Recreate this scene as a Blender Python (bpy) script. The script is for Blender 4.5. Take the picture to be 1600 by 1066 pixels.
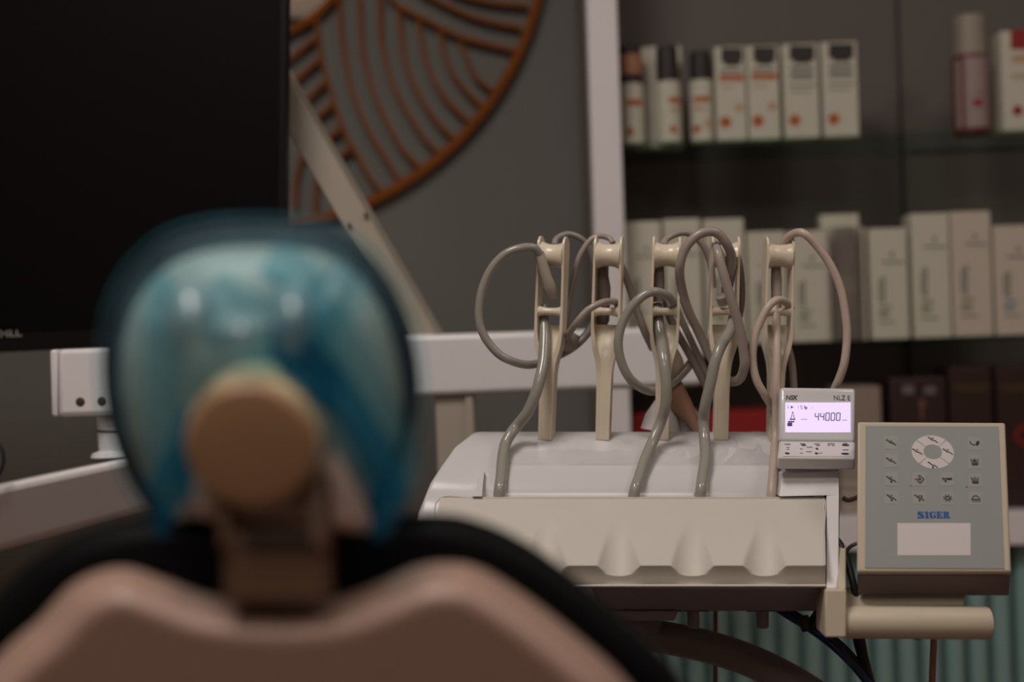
import bpy, bmesh, math, random
from mathutils import Vector, Matrix
random.seed(7)
C = bpy.context.scene.collection
for o in list(bpy.data.objects): bpy.data.objects.remove(o)

# ------------------------------------------------------------------ camera, light, exposure
F = 2222.2                       # focal length in pixels of the 1600x1066 frame
ROLL = math.radians(1.9)
CAM = Vector((0, 0, 1.15))
RX = Vector((math.cos(ROLL), 0, -math.sin(ROLL)))
UX = Vector((math.sin(ROLL), 0, math.cos(ROLL)))
FX = Vector((0, 1, 0))
cd = bpy.data.cameras.new('camera'); cam = bpy.data.objects.new('camera', cd); C.objects.link(cam)
cd.sensor_width = 36; cd.lens = 50; cd.clip_start = 0.05
m = Matrix((RX, UX, -FX)).transposed().to_4x4(); m.translation = CAM
cam.matrix_world = m
cd.dof.use_dof = True; cd.dof.focus_distance = 1.43; cd.dof.aperture_fstop = 2.1; cd.dof.aperture_blades = 0
bpy.context.scene.camera = cam
sc = bpy.context.scene
sc.view_settings.view_transform = 'Standard'; sc.view_settings.look = 'None'
sc.view_settings.gamma = 1.0; sc.view_settings.use_curve_mapping = False
sc.view_settings.exposure = 0.0
w = bpy.data.worlds.new('world'); sc.world = w; w.use_nodes = True
w.node_tree.nodes['Background'].inputs[0].default_value = (0.9, 0.8, 0.7, 1)
w.node_tree.nodes['Background'].inputs[1].default_value = 0.02
def area(name, loc, sx, sy, power, col):
    l = bpy.data.lights.new(name, 'AREA'); l.shape = 'RECTANGLE'; l.size = sx; l.size_y = sy
    l.energy = power; l.color = col
    o = bpy.data.objects.new(name, l); C.objects.link(o); o.location = loc
    return o
CEIL = 2.75
LIGHTS = [((-0.45, 0.6), 18.5), ((-0.62, -0.5), 5.0), ((0.30, -0.5), 5.0), ((1.4, 0.7), 6.0)]   # ceiling panels: position, power
for (lx, ly), p in LIGHTS:
    area('ceiling_panel_light', (lx, ly, CEIL-0.065), 0.56, 0.56, p, (1.0, 0.915, 0.845))

# ------------------------------------------------------------------ helpers
def at(px, py, d): return CAM + RX*((px-800)/F*d) + UX*(-(py-533)/F*d) + FX*d
def dn(y, d): return (y-533)/F*d

def mat(name, col, rough=0.5, metal=0.0, var=0.06, scale=30, bump=0.0, bscale=200, spec=0.5, coat=0.0, emit=None):
    M = bpy.data.materials.new(name); M.use_nodes = True
    nt = M.node_tree; b = nt.nodes['Principled BSDF']
    b.inputs['Roughness'].default_value = rough; b.inputs['Metallic'].default_value = metal
    b.inputs['Specular IOR Level'].default_value = spec; b.inputs['Coat Weight'].default_value = coat
    tc = nt.nodes.new('ShaderNodeTexCoord')
    if var > 0:
        n = nt.nodes.new('ShaderNodeTexNoise'); n.inputs['Scale'].default_value = scale; n.inputs['Detail'].default_value = 4
        r = nt.nodes.new('ShaderNodeMix'); r.data_type = 'RGBA'
        r.inputs['A'].default_value = tuple(c*(1-var) for c in col)+(1,)
        r.inputs['B'].default_value = tuple(min(1, c*(1+var)) for c in col)+(1,)
        nt.links.new(tc.outputs['Object'], n.inputs['Vector'])
        nt.links.new(n.outputs['Fac'], r.inputs['Factor']); nt.links.new(r.outputs['Result'], b.inputs['Base Color'])
    else: b.inputs['Base Color'].default_value = tuple(col)+(1,)
    if bump > 0:
        n2 = nt.nodes.new('ShaderNodeTexNoise'); n2.inputs['Scale'].default_value = bscale
        bp = nt.nodes.new('ShaderNodeBump'); bp.inputs['Strength'].default_value = bump; bp.inputs['Distance'].default_value = 0.001
        nt.links.new(tc.outputs['Object'], n2.inputs['Vector'])
        nt.links.new(n2.outputs['Fac'], bp.inputs['Height']); nt.links.new(bp.outputs['Normal'], b.inputs['Normal'])
    if emit:
        b.inputs['Emission Color'].default_value = tuple(emit[0])+(1,); b.inputs['Emission Strength'].default_value = emit[1]
    return M
def film_mat(name, tint, opac, rough=0.25, trans=(1,1,1), tl=0.5, spec=0.35):
    M = bpy.data.materials.new(name); M.use_nodes = True; nt = M.node_tree
    b = nt.nodes['Principled BSDF']; b.inputs['Base Color'].default_value = tint+(1,)
    b.inputs['Roughness'].default_value = rough; b.inputs['Specular IOR Level'].default_value = spec
    q = nt.nodes.new('ShaderNodeBsdfTranslucent'); q.inputs[0].default_value = tint+(1,)
    m2 = nt.nodes.new('ShaderNodeMixShader'); m2.inputs['Fac'].default_value = tl
    nt.links.new(b.outputs[0], m2.inputs[1]); nt.links.new(q.outputs[0], m2.inputs[2])
    t = nt.nodes.new('ShaderNodeBsdfTransparent'); t.inputs[0].default_value = trans+(1,)
    mx = nt.nodes.new('ShaderNodeMixShader'); n = nt.nodes.new('ShaderNodeTexNoise'); n.inputs['Scale'].default_value = 14
    tc = nt.nodes.new('ShaderNodeTexCoord'); mr = nt.nodes.new('ShaderNodeMapRange')
    mr.inputs['From Min'].default_value = 0.35; mr.inputs['From Max'].default_value = 0.65
    e_ = min(0.14, opac); mr.inputs['To Min'].default_value = opac-e_; mr.inputs['To Max'].default_value = min(1, opac+e_)
    nt.links.new(tc.outputs['Object'], n.inputs['Vector']); nt.links.new(n.outputs['Fac'], mr.inputs['Value'])
    nt.links.new(mr.outputs['Result'], mx.inputs['Fac']); nt.links.new(t.outputs[0], mx.inputs[1]); nt.links.new(m2.outputs[0], mx.inputs[2])
    nt.links.new(mx.outputs[0], nt.nodes['Material Output'].inputs['Surface'])
    return M

class MB:                                    # mesh builder in world coordinates
    def __init__(s): s.v = []; s.f = []; s.mi = []; s.cur = 0
    def add(s, vs, fs):
        k = len(s.v); s.v += [Vector(p) for p in vs]
        for f in fs: s.f.append([i+k for i in f]); s.mi.append(s.cur)
        return s
    def box(s, x0, x1, y0, y1, z0, z1):
        vs = [(x, y, z) for z in (z0, z1) for y in (y0, y1) for x in (x0, x1)]
        return s.add(vs, [(0,2,3,1),(4,5,7,6),(0,1,5,4),(2,6,7,3),(0,4,6,2),(1,3,7,5)])
    def hexa(s, a, b):                       # two quads (same winding) make a solid
        return s.add(list(a)+list(b), [(3,2,1,0),(4,5,6,7),(0,1,5,4),(1,2,6,5),(2,3,7,6),(3,0,4,7)])
    def loft(s, rows, close=False, cap0=True, cap1=True):
        n = len(rows[0]); vs = [p for r in rows for p in r]; fs = []
        for i in range(len(rows)-1):
            for j in range(n if close else n-1):
                a = i*n+j; b = i*n+(j+1) % n
                fs.append((a, b, b+n, a+n))
        if close:
            if cap0: fs.append(tuple(range(n-1, -1, -1)))
            if cap1: k = (len(rows)-1)*n; fs.append(tuple(range(k, k+n)))
        return s.add(vs, fs)
    def tube(s, pts, r, n=10, taper=None, caps=True):
        pts = [Vector(p) for p in pts]; rows = []; t0 = None; up = None
        for i, p in enumerate(pts):
            t = (pts[min(i+1, len(pts)-1)]-pts[max(i-1, 0)]).normalized()
            if up is None:
                up = Vector((0,0,1)) if abs(t.z) < 0.9 else Vector((1,0,0))
            up = (up - t*up.dot(t)).normalized(); q = t.cross(up)
            rr = r if taper is None else taper[i]
            rows.append([p + (up*math.cos(2*math.pi*k/n) + q*math.sin(2*math.pi*k/n))*rr for k in range(n)])
        return s.loft(rows, True, caps, caps)
    def lathe(s, c, ax, prof, n=20):         # prof: (distance along axis, radius)
        c = Vector(c); ax = Vector(ax).normalized(); u = ax.orthogonal().normalized(); q = ax.cross(u); rows = []
        for h, r in prof:
            rows.append([c+ax*h+(u*math.cos(2*math.pi*k/n)+q*math.sin(2*math.pi*k/n))*r for k in range(n)])
        return s.loft(rows, True)
    def prism(s, poly, off):                 # polygon of points extruded by a vector
        n = len(poly); off = Vector(off); vs = [Vector(p) for p in poly]+[Vector(p)+off for p in poly]
        return s.add(vs, [tuple(range(n-1, -1, -1)), tuple(range(n, 2*n))]+[(i, (i+1) % n, n+(i+1) % n, n+i) for i in range(n)])

def root_loc(o):
    v = Vector((0,0,0))
    while o: v += o.location; o = o.parent
    return v
def obj(name, mb, material, parent=None, bevel=0, seg=3, smooth=38, sub=0, label=None, loc=None):
    me = bpy.data.meshes.new(name)
    off = root_loc(parent) if parent else (Vector(loc) if loc else None)
    if off is None:
        xs = [p for p in mb.v]
        off = Vector(((min(p.x for p in xs)+max(p.x for p in xs))/2, (min(p.y for p in xs)+max(p.y for p in xs))/2, min(p.z for p in xs)))
    me.from_pydata([p-off for p in mb.v], [], mb.f)
    bm = bmesh.new(); bm.from_mesh(me); bmesh.ops.recalc_face_normals(bm, faces=bm.faces); bm.to_mesh(me); bm.free()
    mats = material if isinstance(material, (list, tuple)) else [material]
    for M in mats: me.materials.append(M)
    for p, k in zip(me.polygons, mb.mi): p.material_index = k
    for p in me.polygons: p.use_smooth = True
    me.set_sharp_from_angle(angle=math.radians(smooth))
    o = bpy.data.objects.new(name, me); C.objects.link(o)
    if parent: o.parent = parent
    else: o.location = off
    if bevel:
        b = o.modifiers.new('bevel', 'BEVEL'); b.width = bevel; b.segments = seg; b.limit_method = 'ANGLE'; b.angle_limit = math.radians(40)
    if sub:
        u = o.modifiers.new('sub', 'SUBSURF'); u.levels = sub; u.render_levels = sub
    if label: o['label'] = label
    return o
def thing(name, label, cat, loc, group=None):
    o = bpy.data.objects.new(name, None); o.empty_display_size = 0.05; C.objects.link(o); o.location = loc
    o['label'] = label; o['category'] = cat
    if group: o['group'] = group
    return o
def tag(o, label, cat, group=None):
    o['label'] = label; o['category'] = cat
    if group: o['group'] = group
    return o
def struct(o): o['kind'] = 'structure'; return o

def spline(pts, per=8):
    P = [Vector(p) for p in pts]; P = [P[0]*2-P[1]]+P+[P[-1]*2-P[-2]]; out = []
    for i in range(1, len(P)-2):
        for k in range(per):
            t = k/per; a, b, c, d = P[i-1], P[i], P[i+1], P[i+2]
            out.append(0.5*((2*b)+(c-a)*t+(2*a-5*b+4*c-d)*t*t+(3*b-a-3*c+d)*t**3))
    out.append(P[-2]); return out
def pxs(pts, d=None):
    return [at(p[0], p[1], p[2] if len(p) > 2 else d) for p in pts]

class Plane:                                 # flat frame for print: pixel <-> plane
    def __init__(s, O, u, n):
        s.O = Vector(O); s.n = Vector(n).normalized(); s.u = (Vector(u)-s.n*Vector(u).dot(s.n)).normalized()
        s.v = s.n.cross(s.u)                 # up in the plane
    def p(s, a, b, h=0.0): return s.O+s.u*a+s.v*b+s.n*h
    def hit(s, px, py, h=0.0):
        r = at(px, py, 1)-CAM; O = s.O+s.n*h
        return CAM + r*((O-CAM).dot(s.n)/r.dot(s.n))
    def loc(s, px, py): q = s.hit(px, py)-s.O; return q.dot(s.u), q.dot(s.v)
    def poly(s, mb, pts, h=0.0002, t=0.0003):
        return mb.prism([s.p(a, b, h) for a, b in pts], s.n*t)
    def rect(s, mb, x0, y0, x1, y1, h=0.0002, t=0.0003): return s.poly(mb, [(x0,y0),(x1,y0),(x1,y1),(x0,y1)], h, t)
    def prect(s, mb, x0, y0, x1, y1, h=0.0002, t=0.0003):   # given in photo pixels
        return s.poly(mb, [s.loc(x0,y1), s.loc(x1,y1), s.loc(x1,y0), s.loc(x0,y0)], h, t)
    def stroke(s, mb, pts, wd, h=0.0002, t=0.0003):
        for (a, b) in zip(pts[:-1], pts[1:]):
            a = Vector(a); b = Vector(b); e = (b-a); L = e.length
            if L < 1e-9: continue
            e /= L; nn = Vector((-e.y, e.x))*wd/2; e = e*wd*0.25
            s.poly(mb, [a-e-nn, b+e-nn, b+e+nn, a-e+nn], h, t)
    def disc(s, mb, cx, cy, rx, ry, h=0.0002, t=0.0003, n=24, ri=0.0, a0=0.0, a1=2*math.pi):
        if ri <= 0:
            return s.poly(mb, [(cx+rx*math.cos(a0+(a1-a0)*k/n), cy+ry*math.sin(a0+(a1-a0)*k/n)) for k in range(n)], h, t)
        for k in range(n):
            q0 = a0+(a1-a0)*k/n; q1 = a0+(a1-a0)*(k+1)/n
            s.poly(mb, [(cx+rx*ri*math.cos(q0), cy+ry*ri*math.sin(q0)), (cx+rx*math.cos(q0), cy+ry*math.sin(q0)),
                        (cx+rx*math.cos(q1), cy+ry*math.sin(q1)), (cx+rx*ri*math.cos(q1), cy+ry*ri*math.sin(q1))], h, t)
def text_mesh(mb, pl, s, x0, y0, x1, y1, shear=0.0, bold=0.0, h=0.0002):
    c = bpy.data.curves.new('t', 'FONT'); c.body = s; c.size = 1; c.shear = shear; c.offset = bold; c.resolution_u = 3
    o = bpy.data.objects.new('t', c); C.objects.link(o)
    dg = bpy.context.evaluated_depsgraph_get(); me = bpy.data.meshes.new_from_object(o.evaluated_get(dg))
    xs = [v.co.x for v in me.vertices]; ys = [v.co.y for v in me.vertices]
    ax, bx, ay, by = min(xs), max(xs), min(ys), max(ys)
    vs = [pl.p(x0+(v.co.x-ax)/(bx-ax)*(x1-x0), y0+(v.co.y-ay)/(by-ay)*(y1-y0), h+0.0003) for v in me.vertices]
    mb.add(vs, [tuple(p.vertices) for p in me.polygons])
    bpy.data.objects.remove(o); bpy.data.curves.remove(c); bpy.data.meshes.remove(me)

# ------------------------------------------------------------------ materials
M = dict(
 wall=mat('grey_paint', (0.190,0.186,0.173), 0.85, var=0.04, scale=6, bump=0.15),
 sidep=mat('panel_grey_beige', (0.26,0.24,0.205), 0.6, var=0.03),
 side=mat('cream_paint', (0.42,0.35,0.29), 0.9, var=0.03, scale=4),
 floor=mat('wood_floor', (0.22,0.125,0.095), 0.5, var=0.2, scale=8),
 ceil=mat('ceiling_paint', (0.7,0.66,0.6), 0.9, var=0.02),
 white=mat('white_plastic', (0.79,0.765,0.785), 0.32, var=0.02, scale=15),
 post=mat('white_lacquer', (0.84,0.80,0.83), 0.45, var=0.02),
 shell=mat('unit_white', (0.64,0.625,0.635), 0.22, var=0.02, scale=12, coat=0.3),
 beige=mat('beige_plastic', (0.74,0.65,0.51), 0.24, var=0.03),
 panelbeige=mat('panel_beige', (0.55,0.48,0.37), 0.45, var=0.03),
 matb=mat('mat_silicone', (0.58,0.545,0.49), 0.55, var=0.03, scale=20, bump=0.1, bscale=400),
 hose=mat('grey_hose', (0.30,0.285,0.25), 0.17, var=0.04),
 hosep=mat('pinkish_hose', (0.34,0.285,0.255), 0.28, var=0.04),
 hosed=mat('dark_hose', (0.20,0.17,0.15), 0.35, var=0.04),
 hosel=mat('pale_hose', (0.52,0.42,0.36), 0.4, var=0.04),
 skin=mat('tan_rubber', (0.42,0.25,0.17), 0.5, var=0.05),
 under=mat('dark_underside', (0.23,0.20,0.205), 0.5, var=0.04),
 armd=mat('taupe_arm', (0.16,0.135,0.135), 0.4, var=0.05),
 greige=mat('greige_metal', (0.42,0.37,0.31), 0.5, var=0.03),
 mauve=mat('shaded_panel_plastic', (0.21,0.17,0.18), 0.5, var=0.03),  # shade under the control panel put into the plastic's colour
 face=mat('panel_grey', (0.30,0.32,0.315), 0.4, var=0.02),
 button=mat('button_grey', (0.335,0.345,0.335), 0.4, var=0.0),
 ink=mat('black_ink', (0.015,0.015,0.017), 0.5, var=0.0),
 blue=mat('blue_ink', (0.01,0.085,0.32), 0.5, var=0.0),
 label=mat('white_label', (0.66,0.62,0.62), 0.4, var=0.01),
 black=mat('black_gloss', (0.006,0.005,0.005), 0.45, var=0.0, spec=0.15),
 screen=mat('black_screen', (0.003,0.0025,0.0025), 0.5, var=0.0, spec=0.08),
 logo=mat('silver_print', (0.35,0.32,0.29), 0.4, var=0.0),
 leather=mat('black_upholstery', (0.004,0.004,0.0045), 0.5, var=0.1, scale=60, bump=0.3, bscale=300, spec=0.08),
 chair=mat('beige_chair_shell', (0.34,0.218,0.175), 0.45, var=0.03),
 brown=mat('brown_plastic', (0.10,0.05,0.026), 0.45, var=0.04),
 tan=mat('shaded_knob_beige', (0.37,0.215,0.12), 0.5, var=0.04),  # knob beige with the shade on its front put into the colour
 rimtan=mat('lit_knob_beige', (0.60,0.52,0.33), 0.5, var=0.04),  # same knob beige, made paler for the light on its rim
 wood=mat('orange_wood', (0.25,0.072,0.006), 0.7, var=0.2, scale=25, spec=0.15),
 cab=mat('cabinet_back', (0.14,0.122,0.113), 0.6, var=0.05, scale=5),
 teal=mat('teal_paint', (0.25,0.39,0.38), 0.5, var=0.05, scale=10),
 carton=mat('ivory_carton', (0.62,0.60,0.50), 0.6, var=0.03),
 carton2=mat('warm_carton', (0.60,0.53,0.45), 0.6, var=0.03),
 carton3=mat('beige_bag', (0.30,0.235,0.19), 0.7, var=0.05),
 orange=mat('orange_print', (0.44,0.11,0.012), 0.6, var=0.0),
 pale=mat('pale_orange_print', (0.52,0.34,0.20), 0.6, var=0.0),
 darkp=mat('dark_print', (0.03,0.022,0.022), 0.5, var=0.0),
 greyp=mat('grey_print', (0.20,0.19,0.165), 0.6, var=0.0),
 greenp=mat('green_print', (0.30,0.31,0.20), 0.6, var=0.0),
 bluep=mat('blue_print', (0.28,0.30,0.36), 0.6, var=0.0),
 red=mat('red_card', (0.30,0.012,0.012), 0.45, var=0.05),
 redl=mat('red_liquid', (0.16,0.035,0.03), 0.25, var=0.0),
 pinkl=mat('pink_label', (0.36,0.275,0.27), 0.5, var=0.03),
 peach=mat('copper_cap', (0.42,0.20,0.12), 0.4, var=0.0),
 cap=mat('frosted_cap', (0.36,0.31,0.26), 0.35, var=0.0),
 maroon=mat('maroon_box', (0.032,0.012,0.011), 0.5, var=0.1),
 gold=mat('gold_print', (0.10,0.07,0.02), 0.4, var=0.0),
 navy=mat('navy_hose', (0.008,0.028,0.10), 0.25, var=0.0),
 cord=mat('copper_cord', (0.17,0.075,0.045), 0.5, var=0.0),
 lcd=mat('lcd_backlight', (0.5,0.45,0.6), 0.3, var=0.0, emit=((0.78,0.63,0.95), 0.80)),
 lcdi=mat('lcd_ink', (0.10,0.06,0.22), 0.5, var=0.0),
 lcdl=mat('lcd_pale_ink', (0.33,0.25,0.48), 0.5, var=0.0, emit=((0.6,0.45,0.8), 0.35)),
 navyrim=mat('navy_edge', (0.012,0.02,0.034), 0.5, var=0.05),
 hshell=mat('headrest_shell', (0.38,0.40,0.375), 0.45, var=0.03),
 screw=mat('screw_grey', (0.10,0.085,0.07), 0.4, metal=0.6, var=0.0),
 lamp=mat('lamp_diffuser', (0.9,0.85,0.8), 0.5, var=0.0, emit=((1.0,0.86,0.74), 1.5)),
 mirror=mat('mirror_silver', (0.85,0.83,0.8), 0.06, metal=1.0, var=0.0),
)
def glass_mat():
    G = bpy.data.materials.new('green_glass'); G.use_nodes = True; nt = G.node_tree
    b = nt.nodes['Principled BSDF']; b.inputs['Base Color'].default_value = (0.02,0.05,0.04,1); b.inputs['Roughness'].default_value = 0.08
    t = nt.nodes.new('ShaderNodeBsdfTransparent'); t.inputs[0].default_value = (0.86,0.93,0.89,1)
    mx = nt.nodes.new('ShaderNodeMixShader'); mx.inputs['Fac'].default_value = 0.07
    nt.links.new(t.outputs[0], mx.inputs[1]); nt.links.new(b.outputs[0], mx.inputs[2]); nt.links.new(mx.outputs[0], nt.nodes['Material Output'].inputs['Surface'])
    return G
M['glass'] = glass_mat()
M['clear'] = film_mat('clear_plastic', (0.35,0.33,0.31), 0.35)
M['filmg'] = film_mat('glossy_highlight_film', (0.34,0.52,0.58), 0.60, 0.14, (0.80,0.93,0.96), 0.3, 1.0)
M['filmg'].node_tree.nodes['Principled BSDF'].inputs['Coat Weight'].default_value = 1.0
M['filme'] = film_mat('stretched_film', (0.20,0.42,0.50), 0.03, 0.5, (0.80,0.93,0.96), 0.4, 0.2)
M['film'] = film_mat('blue_film', (0.20,0.42,0.50), 0.12, 0.5, (0.80,0.93,0.96), 0.4)
M['filmm'] = film_mat('creased_blue_film', (0.10,0.36,0.46), 0.26, 0.25, (0.70,0.90,0.95), 0.4)
M['filmd'] = film_mat('folded_blue_film', (0.015,0.22,0.40), 0.48, 0.25, (0.35,0.70,0.85), 0.4)
M['filmw'] = film_mat('protective_film', (0.75,0.72,0.74), 0.28, 0.12)

# ------------------------------------------------------------------ room
WY = 2.52
X0, X1, Y0 = -2.4, 2.6, -1.6
struct(obj('floor', MB().box(X0, X1, Y0, WY, -0.1, 0), M['floor']))
struct(obj('ceiling', MB().box(X0, X1, Y0, WY, CEIL, CEIL+0.1), M['ceil']))
struct(obj('wall_back', MB().box(X0, X1, WY, WY+0.1, 0, CEIL), M['wall']))
struct(obj('wall_left', MB().box(X0-0.1, X0, Y0, WY, 0, CEIL), M['side']))
struct(obj('wall_right', MB().box(X1, X1+0.1, Y0, WY, 0, CEIL), M['side']))
struct(obj('wall_front', MB().box(X0, X1, Y0-0.1, Y0, 0, CEIL), M['side']))
for k, ((lx, ly), p) in enumerate(LIGHTS):
    t = thing('ceiling_light', ['square ceiling light panel above the dental unit', 'square ceiling light panel behind the chair at left', 'square ceiling light panel behind the chair at right', 'square ceiling light panel near the right wall'][k], 'light', (lx, ly, CEIL-0.06))
    fm = MB()
    for a in ((-0.31,0.31,-0.31,-0.29), (-0.31,0.31,0.29,0.31), (-0.31,-0.29,-0.29,0.29), (0.29,0.31,-0.29,0.29)):
        fm.box(lx+a[0], lx+a[1], ly+a[2], ly+a[3], CEIL-0.06, CEIL)
    obj('frame', fm, M['white'], t)
    obj('diffuser', MB().box(lx-0.29, lx+0.29, ly-0.29, ly+0.29, CEIL-0.03, CEIL-0.015), M['lamp'], t)

# ------------------------------------------------------------------ display cabinet
DP, DI = 2.2, 2.27                         # post front, product front
SZ1 = at(1300, 215.5, DI).z; SZ2 = at(1300, 533.5, DI).z; SZ3 = at(1590, 801, 2.22).z; SZ3b = SZ3-0.05
px0 = at(920, 300, DP).x+0.006; px1 = px0+0.0475
XR = 1.55
cab = thing('display_cabinet', 'dark backed display cabinet with white post, glass shelves and teal fluted base', 'cabinet', (0.8, 2.34, 0))
obj('post', MB().box(px0, px1, DP, DP+0.05, 0, 2.3), M['post'], cab, bevel=0.003)
obj('side_panel', MB().box(px0, px0+0.018, DP+0.05, WY-0.002, 0, 2.3), M['sidep'], cab, label='grey side panel behind the white post')
obj('post', MB().box(XR, XR+0.0475, DP, DP+0.05, 0, 2.3), M['post'], cab, bevel=0.003)
obj('side_panel', MB().box(XR+0.03, XR+0.0475, DP+0.05, WY-0.002, 0, 2.3), M['wall'], cab)
sx = at(1411, 300, 2.47).x
obj('back_panel', MB().box(px0+0.018, sx-0.0015, 2.47, 2.49, SZ3, 2.3), M['cab'], cab, bevel=0.0015)
obj('back_panel', MB().box(sx+0.0015, XR+0.03, 2.462, 2.482, SZ3, 2.3), M['cab'], cab, bevel=0.0015)
obj('top_board', MB().box(px0, XR+0.0475, DP+0.05, WY-0.002, 2.3, 2.32), M['post'], cab)
for z in (SZ1, SZ2):
    obj('glass_shelf', MB().box(px0+0.018, XR+0.03, 2.235, 2.462, z-0.008, z), M['glass'], cab, label='glass shelf with a dark green edge')
obj('bottom_board', MB().box(px1, XR, 2.215, 2.462, SZ3b, SZ3), M['post'], cab, bevel=0.002)
fl = obj('fluted_base', MB().box(px1, XR, 2.273, 2.30, 0, SZ3b), M['teal'], cab)
ribw = 37.0/F*2.25
k = 0; x = at(1000, 950, 2.25).x
x = px1+0.02
while x < XR-0.02:
    rb = MB().lathe((x, 2.262, 0.001), (0,0,1), [(0, ribw*0.40), (SZ3b-0.003, ribw*0.40)], 12)
    obj('rib', rb, M['teal'], fl); x += ribw

def front(px_l, px_r, py_b, z0, d):
    return at(px_l, py_b, d).x, at(px_r, py_b, d).x
class Face:                                # print on the front of a carton, in photo pixels
    def __init__(s, y): s.pl = Plane((0, y, 0), (1,0,0), (0,-1,0))
    def __call__(s, name, rects, m, parent, discs=()):
        mb = MB()
        for r in rects: s.pl.prect(mb, *r)
        for (cx, cy, r) in discs:
            a, b = s.pl.loc(cx, cy); s.pl.disc(mb, a, b, r/F*DI, r/F*DI)
        obj(name, mb, m, parent)
def carton(name, label, xl, xr, yt, yb, z0, d=DI, depth=0.05, m='carton', group=None, cat='box'):
    a = at(xl, yb, d).x; b = at(xr, yb, d).x; h = (yb-yt)/F*d
    t = thing(name, label, cat, ((a+b)/2, d+depth/2, z0), group)
    obj('carton', MB().box(a, b, d, d+depth, z0+0.0003, z0+h), M[m], t, bevel=0.0012, seg=2)
    return t, Face(d)
def bottle(name, label, xl, xr, yt, yb, z0, d, segs, cat='bottle', group=None):
    a = at(xl, yb, d).x; b = at(xr, yb, d).x; r = (b-a)/2; c = (a+b)/2; s = 1/F*d
    t = thing(name, label, cat, (c, d+r, z0), group)
    for nm, y0, y1, rr, mm in segs:          # from top pixel to bottom pixel
        h0 = max((yb-y1)*s, 0.0003); h1 = (yb-y0)*s; R = r*rr; e = min(0.002, R*0.2, (h1-h0)*0.3)
        obj(nm, MB().lathe((c, d+r, z0), (0,0,1), [(h0, R-e), (h0+e, R), (h1-e, R), (h1, R-e)], 24), M[mm], t)
    def wrap(nm, items, mm):                 # curved print: (xl,yt,xr,yb) in pixels
        mb = MB()
        for (x0p, y0p, x1p, y1p) in items:
            rows = []
            for k in range(7):
                xp = x0p+(x1p-x0p)*k/6; q = max(-0.98, min(0.98, ((xp-xl)/(xr-xl)*2-1))); an = math.asin(q)
                col = []
                for R, hh in ((r+0.0002, (yb-y0p)*s), (r+0.0002, (yb-y1p)*s), (r-0.001, (yb-y1p)*s), (r-0.001, (yb-y0p)*s)):
                    col.append(Vector((c+R*math.sin(an), d+r-R*math.cos(an), z0+hh)))
                rows.append(col)
            mb.loft(rows, True)
        obj(nm, mb, M[mm], t)
    return t, wrap

# top shelf
G1 = 'cosmetics on the upper glass shelf'
t, f = carton('skincare_box', 'white carton half hidden behind the copper capped bottle', 993, 1019, 64, 222, SZ1, d=2.325, depth=0.035, group=G1)
t, wr = bottle('cosmetic_bottle', 'white bottle with a copper banded cap beside the white post', 969, 1010, 66, 222, SZ1, DI,
   [('cap_top', 66, 79, 0.9, 'darkp'), ('cap', 79, 112, 1.0, 'peach'), ('neck', 112, 125, 0.96, 'darkp'), ('body', 125, 222, 1.0, 'carton')], group=G1)
wr('printed_band', [(981,151,1005,161)], 'orange'); wr('printed_dot', [(980,196,990,207)], 'orange')
t, f = carton('skincare_box', 'white carton standing behind the tall black capped bottle', 1016, 1069, 63, 222, SZ1, d=2.325, depth=0.04, group=G1)
t, wr = bottle('cosmetic_bottle', 'taller white bottle with a black cap in front of a carton', 1029, 1068, 68, 222, SZ1, DI,
   [('cap', 68, 123, 0.88, 'darkp'), ('body', 123, 222, 1.0, 'carton')], group=G1)
wr('printed_band', [(1047,150,1067,159)], 'orange'); wr('printed_dot', [(1048,195,1058,206)], 'orange'); wr('printed_text', [(1048,166,1064,172)], 'pale')
t, wr = bottle('cosmetic_bottle', 'shorter white bottle with a black cap left of the striped cartons', 1082, 1119, 76, 220, SZ1, DI,
   [('cap', 76, 121, 0.9, 'darkp'), ('body', 121, 220, 1.0, 'carton')], group=G1)
wr('printed_band', [(1084,148,1112,157)], 'orange'); wr('printed_dot', [(1085,193,1095,204)], 'orange'); wr('printed_text', [(1086,164,1104,170), (1102,186,1112,196)], 'pale')
for k, (a, b, yt, yb, st, lab) in enumerate(((1121,1168,70,218,True,'carton with black top and orange stripe beside the black capped bottle'),
        (1171,1220,68,216,True,'carton with black top and orange stripe beside the plain cartons'),
        (1227,1282,66,215,False,'carton with black top and grey text, no stripe, left of two'),
        (1288,1343,63,213,False,'carton with black top and grey text at the row end'))):
    t, f = carton('skincare_box', lab, a, b, yt, yb, SZ1, group=G1)
    wd = b-a
    f('top_band', [(a+wd*0.12, yt+5, b-wd*0.17, yt+28), (a+wd*0.25, yt+28, b-wd*0.28, yt+33)], M['darkp'], t)
    f('emblem', [(a+wd*0.42, yt+14, a+wd*0.50, yt+21)], M['greyp'], t) if 0 else None
    if st:
        f('orange_stripe', [(a+wd*0.06, yt+47, b-wd*0.12, yt+56)], M['orange'], t)
        f('printed_text', [(a+wd*0.08, yt+38, b-wd*0.2, yt+43)], M['greyp'], t)
        f('printed_mark', [(a+wd*0.1, yt+64, b-wd*0.45, yt+67)], M['pale'], t); f('pale_dot', [], M['pale'], t, [(a+wd*0.72, yt+98, 7)])
    else:
        f('printed_text', [(a+wd*0.14, yt+38, b-wd*0.2, yt+45), (a+wd*0.14, yt+49, b-wd*0.2, yt+57), (a+wd*0.12, yt+66, b-wd*0.12, yt+69), (a+wd*0.12, yt+76, b-wd*0.25, yt+78)], M['greyp'], t)
    f('orange_dot', [], M['orange'], t, [(a+wd*0.27, yb-27, 9)])
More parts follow.
